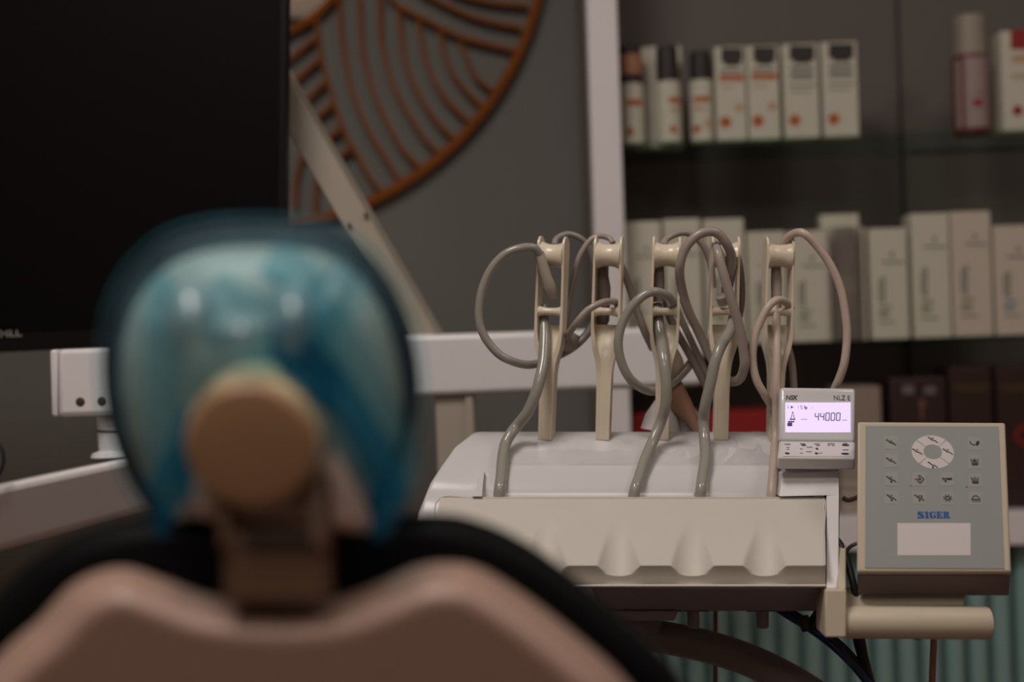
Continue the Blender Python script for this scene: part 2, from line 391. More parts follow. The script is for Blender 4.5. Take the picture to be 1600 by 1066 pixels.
t, wr = bottle('spray_bottle', 'red spray bottle with a frosted cap on the upper shelf', 1500, 1557, 15, 204, SZ1, DI,
   [('cap', 15, 80, 0.86, 'cap'), ('collar', 78, 86, 0.97, 'redl'), ('body', 84, 204, 1.0, 'redl')], group=G1)
wr('label', [(1511,84,1553,194)], 'pinkl'); wr('label', [(1501.5,86,1507,194)], 'pinkl')
wr('printed_mark', [(1522,151,1537,162)], 'red'); wr('printed_text', [(1522,140,1548,144)], 'greyp')
t, f = carton('skincare_box', 'white carton with a red top at the right end of the upper shelf', 1568, 1622, 46, 204, SZ1, group=G1)
f('red_top', [(1579,47,1622,77)], M['red'], t); f('red_dot', [], M['red'], t, [(1590,173,8)]); f('orange_text', [(1581,116,1618,122), (1581,86,1612,98)], M['pale'], t)

# middle shelf
G2 = 'white cartons on the lower glass shelf'
row2 = [(980,1038,348,545,'ivory carton beside the white post, behind the second instrument holder'),
        (1043,1100,344,543,'ivory carton behind the third instrument holder'),
        (1106,1168,344,541,'ivory carton behind the fourth instrument holder'),
        (1172,1232,362,537,'ivory carton left of and touching the fifth instrument holder'),
        (1238,1298,362,536,'ivory carton right of the fifth instrument holder'),
        None,
        (1363,1422,356,530,'short ivory carton standing alone right of the clear pack'),
        (1429,1488,332,527,'tall ivory carton, left of the tall pair at right'),
        (1491,1553,328,524,'tall warm white carton, right of the tall pair at right'),
        (1557,1622,348,520,'ivory carton with blue print at the right end of the lower shelf')]
for k, r in enumerate(row2):
    if r is None: continue
    a, b, yt, yb, lab = r; wd = b-a; h = yb-yt
    t, f = carton('skincare_box', lab, a, b, yt, yb, SZ2, group=G2, m='carton2' if k in (8, 9) else 'carton', d=DI if k > 4 else DI+0.01*(k % 2))
    ey = yt+(38 if k in (6,7,8,9) else 38)
    f('emblem', [(a+wd*0.5-2, ey, a+wd*0.5+4, ey+4), (a+wd*0.5-0.5, ey+4, a+wd*0.5+2.5, ey+9)], M['greyp'], t)
    f('brand_line', [(a+wd*0.24, ey+14, a+wd*0.84, ey+17)], M['greyp'], t)
    vy = yt+0.46*h
    f('vertical_text', [(a+wd*0.17, vy, a+wd*0.22, vy+0.2*h), (a+wd*0.26, vy-4, a+wd*0.33, vy+0.22*h)], M['greyp'], t)
    f('lower_text', [(a+wd*0.18, vy+0.24*h, a+wd*0.5, vy+0.27*h), (a+wd*0.18, vy+0.29*h, a+wd*0.45, vy+0.34*h)], M['bluep' if k == 9 else 'greenp'], t)
    f('small_text', [(a+wd*0.18, vy+0.38*h, a+wd*0.6, vy+0.395*h)], M['greyp'], t)
t, f = carton('clear_pack', 'clear fronted pack with a pale green product inside on the lower shelf', 1289, 1348, 335, 533, SZ2, group=G2, d=DI+0.03, depth=0.03)
a, b = at(1289,533,DI+0.03).x, at(1348,533,DI+0.03).x; s = DI/F
obj('tray_edge', MB().box(a, a+0.004, DI, DI+0.03, SZ2+0.0003, SZ2+178*s).box(b-0.004, b, DI, DI+0.03, SZ2+0.0003, SZ2+178*s), M['carton2'], t)
obj('inner_product', MB().box(a+0.019, b-0.012, DI+0.006, DI+0.0295, SZ2+0.003, SZ2+180*s), M['cap'], t, bevel=0.003)
obj('clear_front', MB().box(a+0.004, b-0.004, DI, DI+0.001, SZ2+0.0005, SZ2+178*s), M['clear'], t)
f2 = Face(DI+0.006); f2('product_print', [(1318,354,1330,358), (1314,422,1334,434), (1322,480,1332,488)], M['greenp'], t)

# bottom board
G3 = 'packs on the white bottom board'
a = at(988, 700, DI).x; b = at(1212, 700, DI).x
tag(obj('red_box', MB().box(a, b, DI, DI+0.12, SZ3+0.0005, at(1100, 645, DI).z), M['red'], bevel=0.002), 'long dark red box low behind the instrument holders', 'box', G3)
a = at(1312, 700, DI).x; b = at(1379, 700, DI).x
t = thing('beige_box', 'plain beige box standing behind the small lit display', 'box', ((a+b)/2, DI+0.04, SZ3), G3)
obj('carton', MB().box(a, b, DI, DI+0.08, SZ3+0.0005, at(1350, 604, DI).z), M['carton3'], t, bevel=0.002)
pb = MB()
for yy in (752, 768, 790): Plane((0, DI, 0), (1,0,0), (0,-1,0)).prect(pb, 1314, yy, 1377, yy+7)
obj('stripe', pb, M['greige'], t)
t = thing('clear_bottle_pack', 'dim clear pack with two pale caps and a pink pump on the bottom board', 'package', (at(1435,700,DI).x, DI+0.03, SZ3), G3)
a = at(1394, 700, DI).x; b = at(1482, 700, DI).x
obj('pack', MB().box(a, b, DI, DI+0.06, SZ3+0.0005, at(1435, 590, DI).z), M['maroon'], t, bevel=0.004)
f = Face(DI); f('pale_cap', [(1410,602,1428,616), (1444,604,1462,616)], M['armd'], t); f('pink_pump', [(1436,624,1445,638), (1438,638,1442,656)], M['pinkl'] if 0 else M['cord'], t)
for k, (xl, xr, lab) in enumerate(((1487,1553,'dark maroon box with a faint gold line, left of two'), (1560,1640,'dark maroon box with a red ring at the frame edge'))):
    a = at(xl, 700, DI).x; b = at(xr, 700, DI).x
    t = thing('maroon_box', lab, 'box', ((a+b)/2, DI+0.04, SZ3), G3)
    obj('carton', MB().box(a, b, DI, DI+0.08, SZ3+0.0005, at(1550, 572, DI).z), M['maroon'], t, bevel=0.002)
    f = Face(DI); f('gold_text', [(xl+4,602,xr-4,605), (xl+8,608,xr-10,610)], M['gold'], t)
    if k:
        mb = MB(); q = f.pl.loc(1601, 680); f.pl.disc(mb, q[0], q[1], 0.016, 0.016, ri=0.7); obj('red_ring', mb, M['red'], t)

# ------------------------------------------------------------------ round wall mirror with slatted wooden frame
DM = 2.504
mc = at(381, -115, DM); mR = 473/F*DM; mr = 179/F*DM
wm = thing('wall_mirror', 'round wall mirror in an openwork orange wooden frame of curved slats', 'mirror', (mc.x, WY, mc.z))
def ring(R, w_, th, y):
    rows = []
    n = 96
    for k in range(n+1):
        a = 2*math.pi*k/n; c_, s_ = math.cos(a), math.sin(a)
        rows.append([Vector((mc.x+c_*(R+dx), y+dy, mc.z+s_*(R+dx))) for dx, dy in ((-w_/2,-th/2),(w_/2,-th/2),(w_/2,th/2),(-w_/2,th/2))])
    return MB().loft(rows, True, False, False)
obj('outer_hoop', ring(mR, 0.0148, 0.018, DM), M['wood'], wm)
obj('inner_hoop', ring(mr, 0.0115, 0.016, DM), M['wood'], wm)
obj('mirror_glass', MB().lathe((mc.x, DM+0.004, mc.z), (0,-1,0), [(0, mr-0.004), (0.004, mr-0.004), (0.005, mr-0.006)], 64), M['mirror'], wm)
def art(u, v): return (420+u/2.96, v/2.96)
slats = [[(218,70),(240,250),(290,430),(340,590),(400,700),(470,820),(535,900)],
 [(322,-60),(325,0),(340,200),(380,400),(440,560),(520,700),(612,838)],
 [(418,-60),(420,0),(430,200),(470,380),(540,550),(620,690),(716,788)],
 [(513,-40),(515,0),(520,180),(560,350),(630,500),(720,640),(786,708)],
 [(600,30),(615,200),(650,340),(720,480),(800,590),(864,644)],
 [(692,95),(710,210),(750,340),(820,460),(935,574)],
 [(792,140),(810,240),(850,340),(920,430),(990,494)],
 [(885,190),(915,270),(960,360),(1050,434)],
 [(540,-40),(570,0),(640,50),(740,100),(870,165),(990,200),(1140,236)],
 [(690,-40),(770,0),(870,50),(990,95),(1170,132)],
 [(830,-40),(960,0),(1070,18),(1200,30)],
 [(60,300),(90,280),(225,170)], [(110,385),(140,360),(240,270)], [(150,480),(190,450),(260,380)], [(200,575),(240,530),(300,480)],
 [(250,670),(300,620),(350,580)], [(330,730),(360,700),(400,690)],
 [(170,690),(150,740),(127,850),(125,960)], [(240,790),(222,860),(214,1020)], [(60,640),(40,760),(38,900)]]
for sl in slats:
    pts = spline([at(*art(*p), DM) for p in sl], 6)
    rows = []
    for i, p in enumerate(pts):
        t_ = (pts[min(i+1, len(pts)-1)]-pts[max(i-1, 0)]); t_.y = 0; t_.normalize(); q = Vector((t_.z, 0, -t_.x))*0.0031
        rows.append([p-q-Vector((0,.007,0)), p+q-Vector((0,.007,0)), p+q+Vector((0,.007,0)), p-q+Vector((0,.007,0))])
    o = obj('slat', MB().loft(rows, True), M['wood'], wm)
    for k in (1, 2, 3):                    # the hidden rest of the frame repeats the pattern around the hoop
        rel = Matrix.Rotation(math.radians(76*k), 4, 'Y')
        c = o.copy(); C.objects.link(c); c.parent = wm
        cen = Vector((mc.x, DM, mc.z))-wm.location
        c.matrix_local = Matrix.Translation(cen) @ rel @ Matrix.Translation(-cen)
bk = MB()
for a in (0.6, 2.2, 4.2, 5.6):
    bk.box(mc.x+math.cos(a)*mR-0.006, mc.x+math.cos(a)*mR+0.006, DM+0.006, WY, mc.z+math.sin(a)*mR-0.006, mc.z+math.sin(a)*mR+0.006)
obj('wall_spacer', bk, M['wood'], wm)

# ------------------------------------------------------------------ monitor and its stand
DMo = 1.76
tl = at(-418, -30, DMo); br = at(444, 529, DMo); tr = at(448.5, -30, DMo); bl = at(-418, 571, DMo)
mt = thing('monitor', 'large black computer monitor seen at upper left', 'monitor', (bl+br)/2)
back = Vector((0, 0.03, 0))
obj('housing', MB().hexa([bl, br, tr, tl], [bl+back, br+back, tr+back, tl+back]), M['black'], mt, bevel=0.0015)
mp = Plane(bl, br-bl, (br-bl).cross(tl-bl)*-1 if (br-bl).cross(tl-bl).y > 0 else (br-bl).cross(tl-bl))
def lerp2(u, v): return bl*(1-u)*(1-v)+br*u*(1-v)+tr*u*v+tl*(1-u)*v
nf = -FX*0.0006
sq = [lerp2(0.012, 0.052), lerp2(0.988, 0.052), lerp2(0.988, 0.985), lerp2(0.012, 0.985)]
obj('screen', MB().prism([p+nf*0.2 for p in sq], nf), M['screen'], mt)
lg = MB(); pl = Plane(bl, br-bl, (0,-1,0))
x0, y0 = pl.loc(-9, 528.5); x1, y1 = pl.loc(33.5, 514.5)
L = x1-x0; H = (y1-y0)*0.72; sw = L*0.035
def LG(pts): pl.stroke(lg, [(x0+a*L, y0+H*(0.2+b)) for a, b in pts], sw*1.3, 0.0012)
LG([(0.08,0),(0.24,0),(0.32,0.3),(0.32,0.7),(0.24,1),(0.08,1),(0.08,0)])
def LE(pts):
    q = []
    for a, b in pts:
        ca, sa_ = math.cos(0.6), math.sin(0.6); q.append(pl.loc(12.5+(a*ca-b*sa_), 521.6-(a*sa_+b*ca)))
    pl.stroke(lg, q, sw*0.9, 0.0012)
LE([(3,-3.6),(-3,-3.6),(-3,3.6),(3,3.6)]); LE([(-3,0),(2.4,0)])
LG([(0.62,1),(0.62,0),(0.78,0)]); LG([(0.84,1),(0.84,0),(1.0,0)])
obj('logo', lg, M['logo'], mt)
mid = (bl+br+tl+tr)/4

DA = 1.86
st = thing('monitor_stand', 'white horizontal beam with a slanting beige arm behind the headrest', 'stand', (at(710, 900, DA).x, DA+0.03, 0))
bq = [at(560, 624, DA), at(1100, 603, DA), at(1100, 509, DA), at(560, 526, DA)]
obj('beam', MB().hexa(bq, [p+Vector((0,0.07,0)) for p in bq]), M['white'], st, bevel=0.008)
pa, pb_ = at(680, 618, DA+0.015).x, at(741, 618, DA+0.015).x
obj('column', MB().box(pa, pb_, DA+0.012, DA+0.062, 0.02, at(710, 618, DA).z), M['greige'], st, bevel=0.003)
obj('column_flange', MB().box(pa+0.040, pb_-0.002, DA+0.005, DA+0.0125, 0.02, at(710, 622, DA).z), M['greige'], st, bevel=0.001)
obj('base_plate', MB().box(pa-0.08, pb_+0.2, DA-0.10, DA+0.25, 0, 0.02), M['greige'], st, bevel=0.004)
A = [at(440, 192, DA), at(428, 83, DA), at(682, 521, DA+0.01), at(640, 533, DA+0.01)]
e = (A[2]-A[1]).normalized()
A[0] -= e*0.28; A[1] -= e*0.28; off = Vector((0.0075, 0.045, 0))
obj('slanting_arm', MB().hexa(A, [p+off for p in A]), M['greige'], st, bevel=0.002, seg=2, label='beige slanting arm rising to the monitor')
mb = MB().tube([A[0]*0.5+A[1]*0.5+off*0.5+Vector((-0.04, 0, 0.02)), mid+Vector((0,0.032,0))], 0.02, 10)
obj('monitor_mount', mb, M['greige'], st)
for (sxp, syp) in ((572, 336), (546, 352)):
    c = at(sxp, syp, DA+0.004); obj('screw', MB().lathe(c, (0,-1,0), [(0, 0.0026), (0.0042, 0.0026), (0.0048, 0.002)], 12), M['screw'], st)

# swing arm at the left
DS = 1.62
sa = thing('swing_arm', 'white swing arm with a rounded joint box left of the headrest', 'arm', (at(300, 900, DS).x, DS+0.03, 0))
j = [at(90, 652, DS), at(262, 646, DS), at(262, 540, DS), at(90, 546, DS)]
obj('joint_box', MB().hexa(j, [p+Vector((0,0.07,0)) for p in j]), M['white'], sa, bevel=0.006)
ce = [at(80, 651, DS), at(89.3, 652, DS), at(89.3, 546, DS), at(77, 547, DS)]
obj('end_cap', MB().hexa(ce, [p+Vector((0,0.07,0)) for p in ce]), M['white'], sa, bevel=0.005)
for (hx, hy) in ((126, 628), (160, 627)):
    c = at(hx, hy, DS+0.001); obj('screw_hole', MB().lathe(c, (0,-1,0), [(0, 0.0052), (0.0015, 0.0052), (0.002, 0.004)], 16), M['screw'], sa)
c0 = at(186, 712, DS+0.035); c1 = at(182, 650, DS+0.035)
obj('pivot', MB().tube([c0, c0*0.9+c1*0.1, c1*0.15+c0*0.85, c1], 0.02, 24, taper=[0.032, 0.03, 0.0225, 0.0225], caps=True), M['white'], sa)
obj('pivot_ring', MB().tube([at(183, 674, DS+0.035), at(183, 671, DS+0.035)], 0.0232, 24), M['screw'], sa)
aq = [at(-60, 878, DS+0.035), at(330, 772, DS+0.035), at(330, 688, DS-0.01), at(-60, 771, DS-0.01)]
obj('arm', MB().hexa(aq, [p+Vector((0,0.08,0)) for p in aq]), M['white'], sa, bevel=0.012)
cx = at(300, 760, DS).x
obj('column', MB().lathe((cx, DS+0.03, 0.02), (0,0,1), [(0, 0.03), (at(300,775,DS).z-0.02, 0.03)], 20), M['white'], sa)
obj('base_plate', MB().lathe((cx, DS+0.03, 0), (0,0,1), [(0, 0.12), (0.015, 0.12), (0.02, 0.11)], 28), M['white'], sa)
tag(obj('black_cable', MB().tube(spline(pxs([(-30,680),(-8,688),(3,702),(6,718),(2,735),(-10,752),(-30,765),(-50,762)], DS-0.03), 6), 0.0022, 8), M['ink']), 'thin black cable looping in at the left edge of the frame', 'cable')

# ------------------------------------------------------------------ dental unit
DU = 1.5
base = Vector((at(1150, 1200, 1.55).x, 1.62, 0))
du = thing('dental_unit', 'white dental delivery unit with hose holders, tray head and grey keypad', 'dental unit', base)
rowsU = [(1.63, 600+170, 750, 1290), (1.63, 715, 752, 1290), (1.615, 690, 750, 1292), (1.59, 678, 748, 1296), (1.56, 675, 745, 1300), (1.535, 675.5, 741, 1304),
         (1.52, 683, 728, 1306), (1.50, 699, 707, 1308), (1.475, 727, 688, 1311), (1.455, 752, 673, 1312), (1.4475, 772, 663, 1312), (1.442, 798, 655, 1312), (1.412, 836, 646, 1312), (1.366, 886, 640, 1312),
         (1.358, 916, 640, 1311), (1.40, 955, 668, 1302), (1.60, 905, 720, 1292)]
def urow(d, y, xl, xr): return [at(xl+(xr-xl)*k/12, y, d) for k in range(13)]
mb = MB(); rr = [urow(*r) for r in rowsU]; rr.append(rr[0]); mb.loft(rr)
n = len(rowsU)
mb.add([r[0] for r in rr[:-1]], [tuple(range(n))]); mb.add([r[-1] for r in rr[:-1]], [tuple(range(n))])
bmx = bmesh.new()
ob = obj('body_shell', mb, M['shell'], du, smooth=50)
bm = bmesh.new(); bm.from_mesh(ob.data); bmesh.ops.remove_doubles(bm, verts=bm.verts, dist=1e-5); bmesh.ops.recalc_face_normals(bm, faces=bm.faces); bm.to_mesh(ob.data); bm.free()
ob.data.set_sharp_from_angle(angle=math.radians(50))
bv = ob.modifiers.new('bevel', 'BEVEL'); bv.width = 0.004; bv.segments = 3; bv.limit_method = 'ANGLE'; bv.angle_limit = math.radians(45)
# right trim, fin, film, underside
rq = [at(1292, 920, 1.338), at(1310, 918, 1.338), at(1311, 772, 1.425), at(1292, 774, 1.425)]
obj('end_trim', MB().hexa(rq, [p+Vector((0,0.05,-0.01)) for p in rq]), M['white'], du, bevel=0.0005)
rq = [at(1218, 776, 1.424), at(1311, 774, 1.424), at(1311, 737, 1.44), at(1222, 740, 1.44)]
obj('display_plinth', MB().hexa(rq, [p+Vector((0,0.05,0)) for p in rq]), M['white'], du, bevel=0.0005)
fq = [at(738, 776, 1.424), at(753, 776, 1.424), at(757, 735, 1.455), at(755, 735, 1.455)]
obj('fin', MB().hexa(fq, [p+Vector((0,0.02,-0.005)) for p in fq]), M['shell'], du, bevel=0.001)
fl_ = MB(); rws = []
for i in range(15):
    v = i/14; y = 679+(727-679)*v; d = 1.529+(1.474-1.529)*v
    r = []
    for k in range(91):
        q = k/90; am = 0.12+0.88*max(0, min(1, (q-0.5)/0.2))
        r.append(at(782+(1205-782)*q, y, d)+Vector((0,-0.4,0.7)).normalized()*(0.0026+am*(0.0012*math.sin(k*0.55+i*0.7)+0.0012*math.sin(k*0.23-i*0.45)+0.0010*math.sin(k*0.9+1.7*math.sin(i*0.5)))))
    rws.append(r)
obj('protective_film', fl_.loft(rws), M['filmw'], du, label='wrinkled clear film stuck on the white top')
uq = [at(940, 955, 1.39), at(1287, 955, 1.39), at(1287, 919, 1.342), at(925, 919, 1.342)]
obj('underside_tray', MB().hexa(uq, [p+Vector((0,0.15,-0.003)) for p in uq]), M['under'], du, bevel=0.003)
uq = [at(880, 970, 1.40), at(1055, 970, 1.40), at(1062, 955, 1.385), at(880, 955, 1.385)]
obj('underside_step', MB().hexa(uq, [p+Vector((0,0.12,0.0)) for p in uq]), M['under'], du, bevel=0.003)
for xx in (1083, 1191):
    c = at(xx, 950, 1.42); obj('foot_peg', MB().lathe(c, (0,0,-1), [(0, 0.0065), (0.019, 0.006), (0.02, 0.005)], 14), M['under'], du)
mb = MB()
for xx in (1083, 1191): mb.hexa([at(xx-24,956,1.39), at(xx+24,956,1.39), at(xx+24,953,1.388), at(xx-24,953,1.388)], [p+Vector((0,.06,0)) for p in [at(xx-24,956,1.39), at(xx+24,956,1.39), at(xx+24,953,1.388), at(xx-24,953,1.388)]])
obj('peg_seat', mb, M['ink'], du)
# curved support arm
arm_pts = spline(pxs([(900,985),(980,990),(1040,997),(1110,1012),(1180,1036),(1250,1072),(1300,1110),(1340,1170)], 1.47), 6)
arm_pts += [arm_pts[-1]+Vector((0.02,0.01,-0.08)), Vector((arm_pts[-1].x+0.03, arm_pts[-1].y+0.02, 0.03))]
obj('support_arm', MB().tube(arm_pts, 0.017, 16), M['armd'], du, label='dark curved support arm below the unit')
obj('arm_collar', MB().lathe(at(990, 985, 1.47), (0,0,1), [(0, 0.03), (0.03, 0.03)], 20), M['armd'], du)
q = arm_pts[-1]; obj('floor_base', MB().lathe((q.x, q.y, 0), (0,0,1), [(0, 0.2), (0.025, 0.2), (0.035, 0.17)], 32), M['white'], du)
# handle and bracket
b1 = [at(1289,997,1.323), at(1323,997,1.323), at(1323,921,1.330), at(1289,921,1.330)]
b2 = [at(1309,922,1.330), at(1323,922,1.330), at(1323,850,1.385), at(1309,850,1.385)]
mb = MB().hexa(b1, [p+Vector((0,.04,0)) for p in b1]).hexa(b2, [p+Vector((0,.03,0)) for p in b2])
obj('handle_bracket', mb, M['panelbeige'], du, bevel=0.002)
h0, h1 = at(1316, 972, 1.345), at(1545, 974, 1.345); hd = (h1-h0).normalized(); HL = (h1-h0).length; hr = 25.5/F*1.345
obj('handle', MB().lathe(h0, hd, [(0, hr*0.9), (0.003, hr), (HL-0.003, hr), (HL, hr*0.94)], 32), M['panelbeige'], du, label='beige cylindrical grab handle')
bq = [at(1318, 949, 1.36), at(1508, 949, 1.36), at(1510, 925, 1.37), at(1318, 925, 1.37)]
obj('panel_support', MB().hexa(bq, [p+Vector((0,.03,0)) for p in bq]), M['panelbeige'], du, bevel=0.003)
# keypad panel
BL, BR, TR, TL = at(1339, 893.5, 1.33), at(1580, 893.5, 1.33), at(1570.5, 660.5, 1.39), at(1340, 659, 1.39)
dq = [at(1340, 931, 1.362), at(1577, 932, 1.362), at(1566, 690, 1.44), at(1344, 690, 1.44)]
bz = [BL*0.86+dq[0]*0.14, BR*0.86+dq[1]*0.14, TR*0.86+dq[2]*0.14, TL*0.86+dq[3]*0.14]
cp = obj('control_panel', MB().hexa([BL, BR, TR, TL], bz), M['panelbeige'], du, bevel=0.002, label='tilted beige control panel with a grey keypad')
obj('panel_base', MB().hexa(bz, dq), M['mauve'], cp, bevel=0.002, label='underside of the control panel, its shade put into a mauve grey colour')
kp = Plane(BL, BR-BL, (BR-BL).cross(TL-BL))
if kp.n.y > 0: kp = Plane(BL, BR-BL, -kp.n)
fp = MB(); kp.poly(fp, [kp.loc(*p) for p in ((1351.5,888),(1569,889),(1559.5,667),(1352.5,666))], 0.0001, 0.0006); obj('face_plate', fp, M['face'], cp)
PXM = kp.loc(1460,780)[0]-kp.loc(1459,780)[0]      # one pixel in metres
def icon_frame(px, py): return kp.loc(px, py)
def glyph(kind, px, py):
    mb = MB(); cx_, cy_ = kp.loc(px, py); H_ = 0.0011
    def S(pts, wd=1.6): kp.stroke(mb, [(cx_+a*PXM, cy_-b*PXM*1.05) for a, b in pts], wd*0.78*PXM, H_)
    def D(a, b, r): kp.disc(mb, cx_+a*PXM, cy_-b*PXM, r*PXM, r*PXM, H_, n=10)
    seat = [(-7.2,-4.2),(-5,-3.4),(-2,0),(1,0.8),(3.5,1.6),(7,4.6)]
    if kind.startswith('chair'):
        S(seat[:3], 2.0); S(seat[2:], 1.7)
        if 'a' in kind[5:]: S([(-1,-3.6),(1.5,-2.2)], 1.2); S([(-1,-1.6),(0.5,-3)], 1.0)
        if 'b' in kind[5:]: D(-0.2, 4.2, 1.6)
        if 'c' in kind[5:]: S([(2.5,-3.6),(5.5,-2.8)], 1.2); D(4, -1, 1.0)
        if 'd' in kind[5:]: D(0.3, -2.2, 1.2)
    elif kind == 'rinse':
        S([(-7,-3.2),(-5.5,0.4),(-2.5,2.2),(0,2.4)], 1.6); S([(2,2.6),(3.5,-1.5),(7,-3.8),(7.6,-1),(4.8,2.6),(2,2.6)], 1.4); D(4.8,-0.4,2.2)
    elif kind in ('cup', 'bowl'):
        S([(-5.4,-4.4),(-4,4.6),(4,4.6),(5.4,-4.4)], 1.5); S([(-3.6,2.6),(3.6,2.6)], 1.3)
        S([(-2.6,-3.4),(-2,1.4)], 1.2); S([(2.6,-3.4),(2,1.4)], 1.2)
        S([(0,-5.4),(0,0.8)] , 1.3); 
        if kind == 'cup': D(0,-3,1.2); S([(-1.8,-1.6),(1.8,-1.6)], 1.0)
    elif kind == 'enter':
        S([(-1.5,-4.4),(0.6,-6),(7.2,0),(0.6,6),(-3.8,2.4)], 1.5); S([(-7,0),(2,0)], 1.3); S([(-0.5,-2.4),(2.4,0),(-0.5,2.4)], 1.4)
    elif kind == 'lamp':
        S([(-7,-2.6),(-6.2,1.2)], 1.6); S([(-6.8,-0.6),(0,-1),(7,-1.4)], 2.0); S([(0,0.6),(7,0.4)], 1.2); D(-3.2, 3, 1.7)
    elif kind == 'sun':
        kp.disc(mb, cx_, cy_, 4.2*PXM, 3.2*PXM, H_, n=16, ri=0.62)
        for k in range(8):
            a = math.pi/8+k*math.pi/4; S([(5*math.cos(a), 3.8*math.sin(a)), (7.4*math.cos(a), 5.6*math.sin(a))], 1.3)
    elif kind == 'buzzer':
        S([(5.6*math.cos(a*math.pi/8), 1-5.2*math.sin(a*math.pi/8)) for a in range(9)], 1.3); S([(-6.8,1.4),(6.8,1.4)], 1.4)
        for k in range(6): S([(-6+k*2.4,3.4),(-6+k*2.4+0.4,5)], 1.2)
    return mb
keys = [('chaird',1392,692),('chaird',1392,720.5),('chairab',1392,749.5),('chairab',1392.5,778),('rinse',1522,693.5),('cup',1522.5,722.5),('bowl',1523,751),('buzzer',1524,779.5),
        ('enter',1436,749.5),('lamp',1479.5,749.5),('chairabc',1436,778.5),('sun',1480,779)]
for kind, px, py in keys:
    b = MB(); kp.prect(b, px-10.5, py-10.5, px+10.5, py+10.5, 0.0006, 0.0003)
    b.cur = 1; g = glyph(kind, px, py); b.add(g.v, g.f); obj('button', b, [M['button'], M['ink']], cp)
cx_, cy_ = kp.loc(1457, 707)
for k in range(4):
    b = MB(); a0 = math.radians(45+90*k+1.5); kp.disc(b, cx_, cy_, 33.3*PXM, 27*PXM*1.03, 0.0006, 0.0004, n=14, ri=0.44, a0=a0, a1=a0+math.radians(87))
    kk = [(1457,688,'chaira'),(1433,706.5,'chaira'),(1457,727,'chairb'),(1480.5,706.5,'chaira')][k]
    b.cur = 1; g = glyph(kk[2], kk[0], kk[1]); b.add(g.v, g.f); obj('direction_button', b, [M['label'], M['ink']], cp)
dl = MB(); kp.prect(dl, 1402, 818, 1516, 868.5, 0.0006, 0.0004); obj('blank_label', dl, M['label'], cp, label='blank white label strip')
dd = MB()
for px, py in ((1422.5,760),(1510,761.5)): a, b = kp.loc(px, py); kp.disc(dd, a, b, 1.2*PXM, 1.0*PXM, 0.0007, n=8)
obj('speck', dd, M['ink'], cp)
# SIGER lettering: heavy slab capitals
sg = MB(); X0p, X1p, Y0p, Y1p = 1433.5, 1482.5, 800, 810.5
ax, ay = kp.loc(X0p, Y1p); bx, by = kp.loc(X1p, Y0p); SW = bx-ax; SH = by-ay
def SR(x0, y0, x1, y1): kp.poly(sg, [(ax+x0*SW/46, ay+y0*SH/10), (ax+x1*SW/46, ay+y0*SH/10), (ax+x1*SW/46, ay+y1*SH/10), (ax+x0*SW/46, ay+y1*SH/10)], 0.0007)
def SP(pts): kp.poly(sg, [(ax+x*SW/46, ay+y*SH/10) for x, y in pts], 0.0007)
SP([(0.3,0),(1.6,0),(2.4,1.4),(5,1.3),(6.2,2.0),(2,4.8),(0.3,6.6),(0.6,8.8),(2.6,10),(6,10),(7.4,9),(8.2,10),(9.2,10),(9.2,6.8),(8,6.8),(6.8,8.4),(4.8,8.6),(5,7.6),(9,4.8),(10,3),(9.2,1),(7.2,0)])
SP([(0.3,0),(0.3,3.2),(1.5,3.2),(2.4,1.4),(1.6,0)])
SR(11,0,16.4,1.4); SR(11,8.6,16.4,10); SR(11.9,1.4,15.5,8.6)
SP([(21,0),(24.5,0.2),(26.6,1.2),(26.6,4.9),(22.6,4.9),(22.6,4),(23.4,3.8),(23.4,1.3),(22,1.2),(21,2.2),(21,7.8),(22,8.8),(24,8.4),(25.2,6.8),(26.4,6.8),(26.4,10),(25.4,10),(24.6,9.3),(23,10),(20,10),(17.8,8.4),(17.2,5),(17.8,1.6),(19.4,0.3)])
SR(27.6,0,36,1.4); SR(27.6,8.6,35.6,10); SR(28.4,1.4,31.8,8.6); SP([(34.2,1.4),(36,1.4),(36.2,3.6),(35.2,3.6)]); SP([(33.8,8.6),(35.6,8.6),(35.6,6.6),(34.8,6.6)]); SR(31.8,4.4,33.4,5.6); SR(33.4,3.4,34.2,6.6)
SR(37,0,41.8,1.4); SR(37.8,1.4,41,10); SR(37,8.6,38,10); SP([(41,8.6),(41,10),(43.6,10),(45.4,8.8),(45.4,6.2),(43.8,5),(45.2,3.6),(45.6,1.4),(46.4,1.2),(46.4,0),(43,0),(42.2,1.2),(42,4.2),(41,4.4),(41,5.6),(42,5.8),(42,8.4)])
obj('lettering', sg, M['blue'], cp, label='blue letters SIGER')

